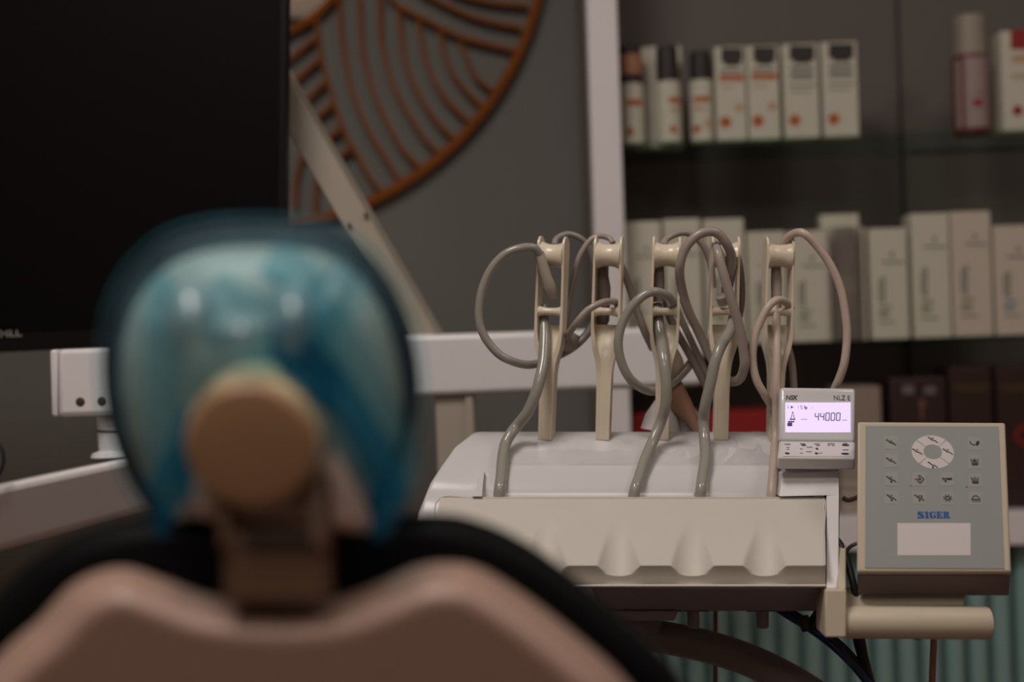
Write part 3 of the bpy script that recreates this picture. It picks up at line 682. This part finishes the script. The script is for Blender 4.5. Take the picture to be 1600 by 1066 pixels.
# instrument holders
HS = 1.50
def holder(px, py_t, px_b, yaw, d=HS):
    top = at(px, py_t, d); bot = at(px_b, 682, d+0.012)
    z = (top-bot); Lh = z.length; z.normalize()
    yv = (FX-z*FX.dot(z)).normalized(); xv = yv.cross(z).normalized()
    c_, s_ = math.cos(yaw), math.sin(yaw); xv, yv = xv*c_+yv*s_, yv*c_-xv*s_
    def P(x, y, zz): return bot+xv*x+yv*y+z*zz
    k = Lh/0.205
    mb = MB()
    W = 0.0137
    OUT = [(0.205,0.0147,.0020,0.008,0.012),(0.2035,0.0149,.0024,0.004,0.016),(0.200,0.0150,.0026,0.0005,0.0205),(0.194,0.0150,.0026,-0.001,0.022),(0.184,0.0150,.0026,-0.001,0.022),(0.165,0.0152,.0026,0,0.0205),
           (0.13,0.0155,.0028,0,0.018),(0.108,0.0155,.0034,0,0.018),(0.098,0.0150,.0046,0,0.018),(0.090,0.0136,.0055,0,0.0175),(0.082,0.0112,.0055,0,0.017),(0.074,0.0092,.0050,0,0.0165),(0.064,0.0081,.0042,0,0.016),(0.045,0.0077,.0036,0,0.016),(-0.004,0.0074,.0034,0,0.016)]
    for s in (-1, 1):
        mb.loft([[P(s*(xo-tk),y0,zz*k), P(s*xo,y0,zz*k), P(s*xo,y1,zz*k), P(s*(xo-tk),y1,zz*k)] for (zz, xo, tk, y0, y1) in OUT], True)
    rows = []
    for (zz, xx, yf) in ((0.114,0.0130,0.0172),(0.106,0.0126,0.0150),(0.098,0.0114,0.0115),(0.090,0.0092,0.0070),(0.082,0.0068,0.0032),(0.074,0.0052,0.0014),(0.064,0.0046,0.0004),(0.045,0.0046,0.0002),(-0.004,0.0046,0.0002)):
        rows.append([P(-xx,yf*0.8,zz*k), P(-xx*0.5,yf*0.95,zz*k), P(0,yf,zz*k), P(xx*0.5,yf*0.95,zz*k), P(xx,yf*0.8,zz*k), P(xx,0.0175,zz*k), P(-xx,0.0175,zz*k)])
    mb.loft(rows, True)
    h = obj('instrument_holder', mb, M['beige'], du, bevel=0.0005, seg=2)
    pr = [(-W+.001,0.0146),(-W+.0028,0.0143),(-0.008,0.0128),(-0.004,0.0119),(0,0.0117),(0.004,0.0119),(0.008,0.0128),(W-.0028,0.0143),(W-.001,0.0146)]
    obj('pulley', MB().lathe(P(0,0.0105,0.1855*k), xv, pr, 28), M['beige'], h)
    pr = [(-W+.001,0.0062),(-0.009,0.0048),(-0.004,0.0040),(0.004,0.0040),(0.009,0.0048),(W-.001,0.0062)]
    obj('crossbar', MB().lathe(P(0,0.006,0.128*k), xv, pr, 18), M['beige'], h)
    return P
P1 = holder(861, 369, 851, -0.30); P2 = holder(950, 369, 941, -0.2); P3 = holder(1042, 369, 1034, -0.12); P4 = holder(1135, 369, 1127, -0.02); P5 = holder(1221, 370, 1213, 0.06)

def hose(pts, r, m, label=None, per=8, name='hose'):
    return obj(name, MB().tube(spline(pxs(pts), per), r, 14), M[m], du, label=label)
f_, b_ = HS-0.012, HS+0.030
r8 = 8.2/F*HS
# front hoses running down over the shell
hose([(852,478,HS+.028),(850,494,HS+.024),(851,524,HS+.012),(849,563,HS-.002),(843.5,592,HS-.012),(836,618,HS-.015),(824,645,HS-.012),(808,665,1.494),(797,680,1.488),(789,696,1.482),(785,719,1.466),(783,745,1.450),(780.5,766,1.438),(779,795,1.4385)], 8.9/F*1.47, 'hose', 'grey hose over the left of the white shell')
hose([(1026,476,HS+.026),(1028,498,HS+.02),(1032,524,HS+.01),(1037,563,HS-.010),(1041,600,HS-.016),(1040,633,HS-.014),(1032,660,HS-.008),(1019,692,1.484),(1007,721,1.466),(998,748,1.448),(992,766,1.438),(987,795,1.4385)], 8.9/F*1.47, 'hose', 'grey hose below the third holder')
hose([(1146,498,HS+.016),(1141,516,HS+.004),(1127,540,HS-.012),(1117,566,HS-.018),(1110,600,HS-.018),(1102,633,HS-.014),(1099,657,HS-.006),(1101,687,1.487),(1102,716,1.468),(1098,745,1.450),(1095,766,1.438),(1091,795,1.4385)], 8.9/F*1.47, 'hose', 'grey hose below the fourth holder')
hose([(1211,440,HS+.024),(1212,470,HS+.016),(1213,498,HS+.008),(1214,550,HS-.006),(1213,603,HS-.012),(1213,640,HS-.008),(1212,682,1.489),(1209,725,1.461),(1206,765,1.438),(1205,795,1.4385)], 7.0/F*1.47, 'hosel', 'pale hose beside the small display')
# loops
hose([(843,396,HS-.004),(833,387,HS-.008),(812,388,f_),(788,398,f_),(767,421,f_),(753,453,f_),(748,487,f_),(751.5,513,f_),(762,534,f_),(780,554,f_),(801,565,f_+.004),(822,570,HS+.01),(840,568,HS+.025),(872,556,HS+.035),(899,540,HS+.045),(922,515,HS+.05),(938,480,HS+.05),(944,440,HS+.045),(945,405,HS+.04)], 6.6/F*HS, 'hose', 'grey hose in a wide loop left of the first holder')
hose([(866,384,HS+.02),(870,373,HS+.03),(888,366,HS+.04),(909,374,HS+.045),(922,392,HS+.05),(934,430,HS+.055),(940,470,HS+.06)], 5.0/F*HS, 'hose')
hose([(958,380,HS+.025),(951,372,HS+.03),(935,369,HS+.03),(920,378,HS+.03),(905,402,HS+.03),(896,437,HS+.032),(890,470,HS+.034),(886,500,HS+.04),(884,530,HS+.05)], 4.6/F*HS, 'hosep', 'pinkish hose rising behind the second holder')
hose([(862,575,HS+.05),(876,545,HS+.035),(885,528,HS+.02),(899,507,f_),(917,486,f_-.004),(938,474,f_-.002),(954,471,HS),(963,474,HS+.012),(968,490,HS+.03)], 5.4/F*HS, 'hosep', 'pinkish hose hooked on the second crossbar')
hose([(962,392,HS+.03),(970,414,HS+.03),(983,448,HS+.032),(996,487,HS+.035),(1006,515,HS+.038),(1020,545,HS+.05)], 6.2/F*HS, 'hosep')
hose([(1050,476,HS+.012),(1048,469,HS+.002),(1040,461,HS-.008),(1022,456,f_-.004),(1004,463,f_-.006),(985,482,f_-.006),(972,506,f_-.006),(966,534,f_-.006),(970,563,f_-.004),(983,590,f_),(1002,606,HS),(1020,611,HS+.015),(1040,605,HS+.03),(1056,594,HS+.035),(1076,572,HS+.04),(1086,555,HS+.05)], 7.2/F*HS, 'hose', 'grey hose looping round the third holder')
hose([(1036,384,HS+.02),(1041,374,HS+.028),(1055,366,HS+.034),(1073,364,HS+.038),(1091,375,HS+.042),(1104,393,HS+.045),(1111,416,HS+.048),(1114,450,HS+.05)], 5.6/F*HS, 'hosep')
hose([(1040,470,HS+.04),(1046,494,HS+.036),(1058,520,HS+.034),(1074,548,HS+.034),(1092,582,HS+.036),(1104,606,HS+.04)], 6.4/F*HS, 'hosed', 'dark hose crossing behind the third holder')
hose([(1052,470,HS+.05),(1060,490,HS+.046),(1074,520,HS+.044),(1090,554,HS+.044),(1106,588,HS+.046)], 5.6/F*HS, 'hosep')
hose([(1135,462,HS+.014),(1140,430,HS+.006),(1143,402,HS-.006),(1136,383,f_-.004),(1123,366,f_-.008),(1107,362,f_-.010),(1088,369,f_-.010),(1070,390,f_-.008),(1062,419,f_-.004),(1065,450,HS),(1075,484,HS+.01),(1091,518,HS+.022),(1107,552,HS+.03),(1124,582,HS+.03),(1140,596,HS+.02),(1156,592,HS),(1163,572,f_-.004),(1162,550,f_-.008),(1157,519,f_-.012),(1147,482,f_-.016),(1137,450,f_-.018),(1128,419,f_-.018),(1121,392,f_-.012),(1119,383,HS)], 7.4/F*HS, 'hosep', 'thick pinkish hose crossing itself at the fourth holder', per=9)
hose([(1148,388,HS+.03),(1155,410,HS+.034),(1159,445,HS+.036),(1158,480,HS+.038),(1152,510,HS+.04)], 5.0/F*HS, 'hosed')
hose([(1222,386,HS+.02),(1228,374,HS+.01),(1241,365,HS),(1256,365,f_),(1277,385,f_),(1298.5,416,f_),(1314,453,f_),(1322,498,f_),(1323.5,529,f_),(1319.5,566,f_),(1312,590,f_+.005),(1305,606,HS),(1296,630,HS+.01)], 6.4/F*HS, 'hosel', 'pale hose arching right of the fifth holder')
hose([(1236,482,HS+.02),(1227,472,HS+.004),(1214,469,HS-.006),(1201,479,f_),(1188,503,f_),(1179,529,f_),(1176,561,f_),(1181.5,592,f_),(1194,616,f_+.004),(1207,636,HS+.008),(1222,650,HS+.02)], 6.2/F*HS, 'hosel', 'pale hose looping left of the fifth holder')
hose([(1228,530,HS+.03),(1236,560,HS+.03),(1239,580,HS+.03),(1241,612,HS+.03)], 5.6/F*HS, 'hosep')
hose([(1317,778,1.46),(1325,782,1.46),(1338,778,1.46),(1350,770,1.46)], 3.6/F*1.46, 'hosed')
# handpiece and connector sleeves resting in the holders
def sleeve(pts, rs, m, name='handpiece', label=None):
    return obj(name, MB().tube(pxs(pts), 0.005, 18, taper=rs), M[m], du, label=label)
sleeve([(842,394,HS-.002),(845,404,HS-.002),(855,436,HS+.004),(858,446,HS+.006),(862,456,HS+.01),(864,466,HS+.012)], [0.0052,0.0056,0.0058,0.0070,0.0070,0.0045], 'greige')
sleeve([(1144,400,HS-.002),(1141,425,HS+.006),(1136,452,HS+.012),(1134,470,HS+.014)], [0.0062,0.0062,0.006,0.005], 'hosed')
sleeve([(1128,462,HS+.004),(1132,474,HS+.008)], [0.007,0.007], 'hosep', 'connector_ring')
sleeve([(1031,400,HS+.02),(1030,440,HS+.02),(1029,472,HS+.02)], [0.004,0.006,0.006], 'hosed')
sleeve([(1212,398,HS+.02),(1213,440,HS+.018),(1213,480,HS+.014)], [0.0045,0.006,0.0055], 'hosep')
sleeve([(938,400,HS+.03),(942,450,HS+.032),(940,500,HS+.034),(934,525,HS+.036)], [0.005,0.0085,0.0085,0.004], 'hosed')
sleeve([(1008,494,HS+.05),(1030,533,HS+.05),(1050,568,HS+.05),(1062,590,HS+.05)], [0.006,0.013,0.013,0.009], 'beige', label='cream tapered handpiece behind the third holder')
sleeve([(1028,612,HS+.05),(1056,612,HS+.05),(1064,632,HS+.05),(1080,655,HS+.05),(1092,678,HS+.05)], [0.012,0.013,0.012,0.008,0.005], 'skin', label='tan flexible boot behind the third holder')
sleeve([(1032,672,HS+.06),(1034,650,HS+.06),(1037,628,HS+.06)], [0.022,0.018,0.010], 'white', 'hose_boot', 'white cone boot behind the third holder')
sleeve([(1085,678,HS+.07),(1068,645,HS+.07),(1058,628,HS+.07)], [0.018,0.013,0.006], 'white', 'hose_boot')
sleeve([(896,520,HS+.03),(884,540,HS+.03),(880,548,HS+.03)], [0.009,0.011,0.004], 'hosep')
# cables underneath
def cable(pts, r, m, label=None): return obj('cable', MB().tube(spline(pxs(pts), 8), r, 10), M[m], du, label=label)
cable([(1200,940,1.42),(1232,962,1.41),(1262,980,1.40),(1300,1008,1.39),(1335,1042,1.39),(1365,1080,1.39),(1400,1130,1.40)], 0.0042, 'navy', 'blue hose curving down under the unit')
cable([(1215,942,1.43),(1250,966,1.42),(1290,990,1.42),(1320,1015,1.42),(1345,1045,1.42),(1370,1090,1.42)], 0.0042, 'ink')
cable([(1302,840,1.39),(1313,852,1.385),(1326,885,1.375),(1337,930,1.37),(1343,975,1.40),(1349,1015,1.40),(1358,1060,1.40),(1370,1110,1.40)], 0.0036, 'ink', 'black cable hanging beside the control panel')
cable([(1338,975,1.42),(1341,1000,1.42),(1352,1040,1.42),(1362,1080,1.42)], 0.0055, 'navy')
cable([(1284,935,1.40),(1276,955,1.40),(1262,975,1.40)], 0.0024, 'ink')
cable([(1287,945,1.40),(1280,960,1.40),(1266,980,1.39)], 0.0024, 'ink')
obj('cable_clip', MB().tube(pxs([(1254,965,1.395),(1262,984,1.395)]), 0.006, 12), M['ink'], du)
cable([(1118,930,1.60),(1118,1000,1.60),(1118,1080,1.60),(1119,1200,1.60)], 0.0026, 'cord', 'thin copper brown cord hanging below the tray')
cable([(1460,940,1.50),(1459,1000,1.50),(1456,1080,1.50),(1455,1200,1.50)], 0.0036, 'cord')
cable([(1400,985,1.36),(1425,996,1.36),(1440,997,1.36),(1455,985,1.36)], 0.0016, 'ink')
cable([(1320,868,1.45),(1327,856,1.45),(1338,850,1.45),(1350,849,1.45)], 0.0020, 'hosed')

# ------------------------------------------------------------------ instrument mat with scalloped grooves
GC = (740, 853, 967, 1082, 1195)
def groove(px, s=1.0):
    g = 0
    for c in GC: g = max(g, 1-abs((px-c)/(34*max(0.12, s)**0.5))**2.0)
    return max(0, g)
nx = 220; rowsM = []
VR = [0,0.1,0.25,0.4,0.5,0.56,0.62,0.68,0.74,0.8,0.86,0.92,0.97,1.0]
for v in VR:
    r = []
    for k in range(nx+1):
        u = k/nx; xl = 687-14*v; xr = 1288+1.5*v; px = xl+(xr-xl)*u
        sv = max(0, (v-0.40)/0.60); g = groove(px, sv)*sv**1.2
        r.append(at(px, 778+106*v+16*g, 1.428-0.092*v+0.010*g))
    rowsM.append(r)
for (w, y, d) in ((0.25, 892, 1.339), (0.5, 899, 1.342), (0.8, 908, 1.345), (1.0, 913, 1.346)):
    r = []
    for k in range(nx+1):
        u = k/nx; px = 673+(1289.5-673)*u; g = groove(px); r.append(at(px, y*(1-g*(1-w))+(900+13*w)*g*(1-w), d+0.006*g*(1-w)))
    rowsM.append(r)
for (y, d) in ((913.5, 1.334), (916, 1.331), (918.5, 1.334), (919, 1.345)):
    rowsM.append([at(672+(1290-672)*k/nx, y, d) for k in range(nx+1)])
rowsM.append([at(673+(1289-673)*k/nx, 897, 1.356) for k in range(nx+1)])
rowsM.append([at(688+(1287-688)*k/nx, 776.3, 1.4365) for k in range(nx+1)])
rowsM.append(rowsM[0])
mb = MB().loft(rowsM)
nr = len(rowsM)-1
mb.add([r[0] for r in rowsM[:-1]], [tuple(range(nr))]); mb.add([r[-1] for r in rowsM[:-1]], [tuple(range(nr))])
lipl = [at(687, 779, 1.427), at(1287, 779, 1.427)]
im = thing('instrument_mat', 'beige silicone instrument mat with four scooped grooves along its front', 'mat', at(980, 918, 1.335))
obj('pad', mb, M['matb'], im, smooth=45)
tb = MB().tube(spline(pxs([(672,917,1.331),(674,884,1.334),(680,830,1.381),(687,779,1.4275),(760,778.6,1.4275),(1000,778.4,1.4275),(1250,778.4,1.4275),(1287,778.6,1.4275),(1288,830,1.381),(1289,884,1.334)]), 5), 0.0008, 8)
obj('raised_edge', tb, M['matb'], im)

# ------------------------------------------------------------------ small display module
dm = thing('display_module', 'small white control box with a lit lavender screen reading 44000', 'display', at(1275, 735, 1.44))
NB = [at(1217.5, 690, 1.452), at(1336.5, 692, 1.452), at(1337.5, 607, 1.474), at(1219.5, 605.5, 1.474)]
obj('screen_housing', MB().hexa(NB, [p+Vector((0,0.014,-0.002)) for p in NB]), M['greige'] if 0 else M['shell'], dm, bevel=0.0035)
KB = [at(1214.5, 714.5, 1.418), at(1336, 716, 1.418), at(1336.5, 690, 1.453), at(1217, 688.5, 1.453)]
KD = [at(1213.5, 733.5, 1.424), at(1335.5, 734.5, 1.424), at(1336, 712, 1.468), at(1217, 711, 1.468)]
obj('key_base', MB().hexa(KB, KD), M['shell'], dm, bevel=0.0022)
sp = Plane(NB[0], NB[1]-NB[0], (NB[1]-NB[0]).cross(NB[3]-NB[0]))
if sp.n.y > 0: sp = Plane(NB[0], NB[1]-NB[0], -sp.n)
b = MB(); sp.prect(b, 1227, 629.5, 1329, 676, 0.0002, 0.0005); lcd = obj('lit_screen', b, M['lcd'], dm, label='glowing lavender screen')
t1 = MB(); a = sp.loc(1227.5, 625); c = sp.loc(1246.5, 618); text_mesh(t1, sp, 'NSK', a[0], a[1], c[0], c[1], shear=0.25, bold=0.02); obj('lettering', t1, M['ink'], dm)
t1 = MB(); a = sp.loc(1303, 625.5); c = sp.loc(1328, 618.5); text_mesh(t1, sp, 'NLZ E', a[0], a[1], c[0], c[1]); obj('lettering', t1, M['ink'], dm)
def seg7(mb, ch, px, py, wd, hh, st=1.3):
    on = {'4': 'fgbc', '0': 'abcdef', '5': 'afgcd', '1': 'bc', 'F': 'aefg'}[ch]; sk = 0.06*hh
    pt = {'a': ((0,1),(1,1)), 'g': ((0,.5),(1,.5)), 'd': ((0,0),(1,0)), 'f': ((0,1),(0,.5)), 'b': ((1,1),(1,.5)), 'e': ((0,.5),(0,0)), 'c': ((1,.5),(1,0))}
    for q in on:
        (x0, y0), (x1, y1) = pt[q]; m_ = 0.09
        dx, dy = (x1-x0)*m_, (y1-y0)*m_
        A_ = sp.loc(px+(x0+dx)*wd+sk*(y0+dy), py+hh-(y0+dy)*hh); B_ = sp.loc(px+(x1-dx)*wd+sk*(y1-dy), py+hh-(y1-dy)*hh)
        sp.stroke(mb, [A_, B_], st*sc1, 0.0008, 0.0003)
sc1 = sp.loc(1281,650)[0]-sp.loc(1280,650)[0]
d1 = MB()
for k, ch in enumerate('44000'): seg7(d1, ch, 1273+k*8.35, 646, 5.4, 11.5)
obj('digits', d1, M['lcdi'], lcd)
d2 = MB()
sp.prect(d2, 1231, 658.5, 1241, 660.5, 0.0008); sp.prect(d2, 1230, 661, 1242, 663.5, 0.0008) if 0 else sp.prect(d2, 1233.5, 655, 1242.5, 656.6, 0.0008)
sp.prect(d2, 1230, 661, 1237.5, 666.5, 0.0008); 
a = sp.loc(1238.3, 645.5); sp.disc(d2, a[0], a[1], 1.3*sc1, 1.3*sc1, 0.0008, n=10)
for pts in ([(1237.5,648),(1235.5,655)], [(1239.5,648),(1241,655)], [(1256,635),(1259,639.5)]): sp.stroke(d2, [sp.loc(*p) for p in pts], 1.0*sc1, 0.0008)
a = sp.loc(1259, 638); sp.disc(d2, a[0], a[1], 2.2*sc1, 2.2*sc1, 0.0008, n=12, ri=0.5)
sp.poly(d2, [sp.loc(1235.5,634.5), sp.loc(1235.5,639), sp.loc(1239.5,636.8)], 0.0008)
obj('screen_symbols', d2, M['lcdi'], lcd)
d3 = MB(); sp.prect(d3, 1251, 655.4, 1261, 656.4, 0.0008); sp.prect(d3, 1315.5, 656.6, 1323, 657.8, 0.0008); seg7(d3, '5', 1250.2, 634.5, 3.2, 5.2, 0.9); seg7(d3, '1', 1244, 634.5, 3.0, 5.2, 0.7); seg7(d3, '1', 1266, 635, 2.8, 4.6, 0.6)
sp.prect(d3, 1230.5, 634.5, 1232, 639, 0.0008)
obj('screen_faint_symbols', d3, M['lcdl'], lcd)
kb = Plane(KB[0], KB[1]-KB[0], (KB[1]-KB[0]).cross(KB[3]-KB[0]))
if kb.n.z < 0: kb = Plane(KB[0], KB[1]-KB[0], -kb.n)
b = MB(); kb.prect(b, 1223.5, 692, 1331.5, 713.5, 0.0001, 0.0003); obj('key_sheet', b, M['label'], dm)
b = MB(); sck = sc1
for (x, y, wd, h_) in ((1230.5,695.2,9,1.6),(1254,694.6,8,1.5),(1255,697,6,1.4),(1276.5,694.8,9,1.4),(1278,697,6,1.4),(1298.5,694.6,11,1.5),(1295,697,4,1.2),(1302,697,5,1.2),(1320.5,694,7,1.4),(1231,700,5,1),(1231,703,4,1),(1265,699.8,9,1.2),(1264,706.8,9,1.2),(1321,704,9,1.4),(1252,702.5,5,.8),(1252,709,5,.8),(1282,709,6,.8)):
    kb.prect(b, x-wd/2, y-h_/2, x+wd/2, y+h_/2, 0.0004)
obj('key_print', b, M['greyp'], dm)
b = MB()
for (x, y, rx) in ((1321,696.5,6),(1320.5,710,6),(1230,709.4,3.6),(1256,696.4,3.5),(1276.5,702.2,2.2),(1275.5,709.4,2.6)):
    a = kb.loc(x, y); kb.disc(b, a[0], a[1], rx*sck, 3.2*sck, 0.0004, n=14)
obj('key_symbol', b, M['ink'], dm)

# ------------------------------------------------------------------ dental chair (seen from behind)
DC = 0.88; KC = 0.83                    # the chair stands nearer than the unit
_at = at
def at(px, py, d): return _at(px, py, d*KC)
ch = thing('dental_chair', 'dental chair back with beige shell, black padding and wrapped headrest', 'chair', (at(430, 1000, DC).x, 1.15, 0))
def chaikin(p, n=2):
    for _ in range(n):
        q = [p[0]]
        for a, b in zip(p[:-1], p[1:]): q += [a*0.75+b*0.25, a*0.25+b*0.75]
        q.append(p[-1]); p = q
    return p
def outline(pts, per=6): return [Vector((p.x, p.y, 0)) for p in spline([(x, y, 0) for x, y in pts], per)]
def inset(pl_, r, cen=(430, 1300)):
    out = []; n_ = len(pl_)
    for i, p in enumerate(pl_):
        t_ = (pl_[min(i+1, n_-1)]-pl_[max(i-1, 0)]).normalized(); nn = Vector((-t_.y, t_.x, 0))   # inward: below the line (y down)
        out.append(p+nn*r)
    return out
sh = outline([(-160,1240),(-60,1090),(10,1012),(60,968),(110,915),(160,891),(205,888),(260,906),(330,930),(430,940),(520,934),(590,910),(650,885),(700,879),(750,888),(820,930),(900,992),(975,1060),(1040,1150),(1080,1260)], 6)
pd = outline([(-230,1200),(-130,1060),(-40,965),(30,893),(90,850),(160,822),(230,808),(300,806),(400,812),(520,812),(600,806),(670,802),(730,808),(800,835),(870,880),(950,945),(1040,1030),(1110,1130),(1150,1240)], 6)
def slab(name, prof, levels, m, parent, bottom=2100, sub=0):
    rows = []
    for r, d in levels:
        ip = inset(prof, r) if r else prof
        rows.append([at(p.x, p.y, d) for p in ip]+[at(ip[-1].x-20, bottom, d+0.15), at(ip[0].x+20, bottom, d+0.15)])
    mb = MB().loft(rows, True, True, True)
    return obj(name, mb, m, parent, smooth=60)
slab('backrest_shell', sh, [(30,DC+0.075),(6,DC+0.07),(0,DC+0.058),(5,DC+0.042),(16,DC+0.026),(30,DC+0.012),(44,DC+0.003),(56,DC),(70,DC)], M['chair'], ch)
slab('backrest_pad', pd, [(50,DC+0.15),(14,DC+0.14),(2,DC+0.12),(0,DC+0.10),(6,DC+0.085),(22,DC+0.075),(44,DC+0.070)], M['leather'], ch)
zb = at(430, 2100, DC+0.2).z
obj('seat', MB().box(-0.42, 0.14, 0.95, 1.45, zb-0.12, zb+0.0), M['leather'], ch, bevel=0.03)
obj('pedestal', MB().box(-0.27, -0.02, 1.0, 1.3, 0.04, zb-0.12), M['white'], ch, bevel=0.01)
obj('floor_base', MB().box(-0.4, 0.1, 0.9, 1.45, 0.0, 0.04), M['white'], ch, bevel=0.01)
# stem, bracket, disc
sq = [at(349, 946, DC-0.002), at(514, 944, DC-0.002), at(512, 830, DC+0.004), at(345, 832, DC+0.004)]
obj('headrest_stem', MB().hexa(sq, [p+Vector((0,0.03,0)) for p in sq]), M['brown'], ch, bevel=0.004)
for (a, b_2) in (((330,862),(362,745)), ((468,862),(514,738))):
    q = [at(a[0]+10, 862, DC-0.004), at(b_2[0], 862, DC-0.004), at(b_2[0]-2, b_2[1], DC+0.012), at(a[0], b_2[1]+6, DC+0.012)]
    obj('hinge_cheek', MB().hexa(q, [p+Vector((0,0.03,0)) for p in q]), M['brown'], ch, bevel=0.004)
q = [at(385, 845, DC+0.006), at(490, 845, DC+0.006), at(490, 835, DC+0.006), at(385, 835, DC+0.006)]
obj('hinge_slot', MB().hexa(q, [p+Vector((0,0.004,0))-FX*0.012 for p in q]), M['ink'], ch)
q = [at(288, 812, DC+0.016), at(588, 838, DC+0.016), at(520, 690, DC+0.03), at(300, 720, DC+0.03)]
obj('headrest_bracket', MB().hexa(q, [p+Vector((0,0.02,0)) for p in q]), M['chair'], ch, bevel=0.008)
dc = at(392, 695, 0.875); dR = 104/F*0.875*KC
dax = (-FX*0.97-UX*0.22).normalized()
obj('knob_rim', MB().lathe(dc-dax*0.035, dax, [(0, dR*1.02), (0.030, dR*1.02), (0.034, dR)], 40), M['rimtan'], ch)
obj('knob_face', MB().lathe(dc, dax, [(-0.002, dR*0.985), (0.001, dR*0.97), (0.004, dR*0.9), (0.006, dR*0.6), (0.0065, 0.01)], 40), M['tan'], ch, label='round beige knob of the headrest joint, its shade coloured tan')
# headrest
HC = (410, 585)
ho = [(410,334),(470,338),(530,352),(585,392),(628,450),(654,520),(667,600),(662,670),(640,740),(608,800),(575,836),(520,838),(400,830),(300,832),(250,838),(218,800),(186,745),(163,680),(150,600),(152,520),(172,450),(210,395),(258,358),(330,338)]
HO = [Vector((p.x, p.y, 0)) for p in spline([(x, y, 0) for x, y in ho+[ho[0]]], 5)][:-1]
def hsc(k, dy=0): return [Vector((HC[0]+(p.x-HC[0])*k, HC[1]+dy+(p.y-HC[1])*k, 0)) for p in HO]
def dome(levels, mb=None, cap=True, dy=0):
    rows = [[at(p.x, p.y, d) for p in hsc(k, dy)] for k, d in levels]
    return (mb or MB()).loft(rows, True, True, True)
obj('headrest_pad', dome([(0.88,1.07),(0.94,1.05),(0.955,1.02),(0.95,0.985),(0.925,0.968),(0.80,0.964)]), M['navyrim'], ch, label='dark headrest cushion under the blue film')
obj('headrest_shell', dome(dy=14, levels=[(0.83,0.972),(0.85,0.958),(0.83,0.944),(0.72,0.930),(0.55,0.920),(0.3,0.914),(0.05,0.912)]), M['hshell'], ch)
obj('headrest_spine', MB().hexa([at(330,800,0.90), at(470,800,0.90), at(450,690,0.90), at(340,690,0.90)], [at(330,800,0.94), at(470,800,0.94), at(450,690,0.94), at(340,690,0.94)]), M['chair'], ch)
# blue film cover
fm = MB(); rows = []
BUMPS = [(297,520,36,40,0.016), (458,518,36,38,0.016), (375,500,30,46,0.006), (560,560,40,90,0.006), (215,600,34,90,0.005), (600,690,30,60,0.006)]
lev = [(0.985,1.08),(1.0,1.05),(1.005,1.02),(0.995,0.99),(0.965,0.972),(0.92,0.960),(0.87,0.950),(0.80,0.938),(0.74,0.930),(0.68,0.924),(0.62,0.919),(0.56,0.916),(0.50,0.912),(0.44,0.909),(0.38,0.907),(0.32,0.906),(0.26,0.905),(0.2,0.9045),(0.12,0.904),(0.04,0.903)]
for i, (k, d) in enumerate(lev):
    r = []
    for jx, p in enumerate(hsc(k)):
        an = 2*math.pi*jx/len(HO); amp = 0.0035*min(1, i/4)*(k+0.15)
        dd = amp*(math.sin(an*9+1.3*math.sin(an*2))+0.7*math.sin(an*17+i*0.4)+0.5*math.sin(an*5+i*0.7))
        bump = sum(a_*math.exp(-((p.x-x_)/sx_)**2-((p.y-y_)/sy_)**2) for x_, y_, sx_, sy_, a_ in BUMPS)
        r.append(at(p.x, p.y, d-abs(dd)-bump))
    rows.append(r)
fm.cur = 2; fm.loft(rows[:4], True, False, False); fm.cur = 4; fm.loft(rows[3:7], True, False, False); fm.cur = 0; fm.loft(rows[6:], True, False, True)
fm.cur = 1
def ribbon(pts, widths, amp=0.004):
    cl = spline([(x, y, d) for x, y, d in pts], 6); rws = []
    n_ = len(cl)
    for i, p in enumerate(cl):
        t_ = (cl[min(i+1, n_-1)]-cl[max(i-1, 0)]); t_.z = 0; t_.normalize(); nn = Vector((-t_.y, t_.x, 0))
        f = i/(n_-1)*(len(widths)-1); k0 = min(int(f), len(widths)-2); wd = widths[k0]+(widths[k0+1]-widths[k0])*(f-k0)
        rws.append([at(p.x+nn.x*wd*s, p.y+nn.y*wd*s, p.z-amp*math.sin((s+0.5)*math.pi*3+i*0.15)) for s in [q/8-0.5 for q in range(9)]])
    fm.loft(rws)
ribbon([(425,540,0.89),(470,565,0.888),(520,610,0.886),(562,665,0.887),(592,725,0.89),(606,780,0.894),(588,842,0.90)], [40,75,70,55,60,62,20])
ribbon([(440,500,0.886),(462,545,0.884),(492,590,0.884),(520,640,0.884)], [40,80,70,30])
ribbon([(290,640,0.90),(282,700,0.895),(266,760,0.90),(248,840,0.905)], [14,45,70,14])
fm.cur = 2
ribbon([(250,430,0.93),(262,500,0.895),(250,580,0.90),(258,680,0.90),(262,770,0.90)], [30,70,50,60,80])
ribbon([(330,440,0.91),(380,500,0.886),(440,520,0.882),(510,480,0.89),(550,420,0.91)], [50,110,120,90,50])
ribbon([(500,480,0.892),(545,560,0.90),(590,650,0.895),(622,720,0.90),(610,790,0.90)], [60,80,70,70,40])
ribbon([(420,400,0.93),(470,440,0.90),(480,520,0.88),(520,590,0.885)], [60,70,70,60])
fm.cur = 3
for (cx_, cy_, rx_, ry_) in ((297,500,40,62), (457,502,36,58), (376,520,60,34)):  # puffs of paler, glossier film added to put highlights on the cover
    rws = []
    for i in range(9):
        kk = 1-i/8.5
        rws.append([at(cx_+rx_*kk*math.cos(2*math.pi*q/28)*(1+0.12*math.sin(3*q)), cy_+ry_*kk*math.sin(2*math.pi*q/28), 0.884-0.022*math.cos(kk*math.pi/2)) for q in range(28)])
    fm.loft(rws, True, False, True)
tag(obj('headrest_cover', fm, [M['film'], M['filmd'], M['filmm'], M['filmg'], M['filme']], smooth=80), 'crinkled translucent blue plastic cover pulled over the chair headrest', 'cover')
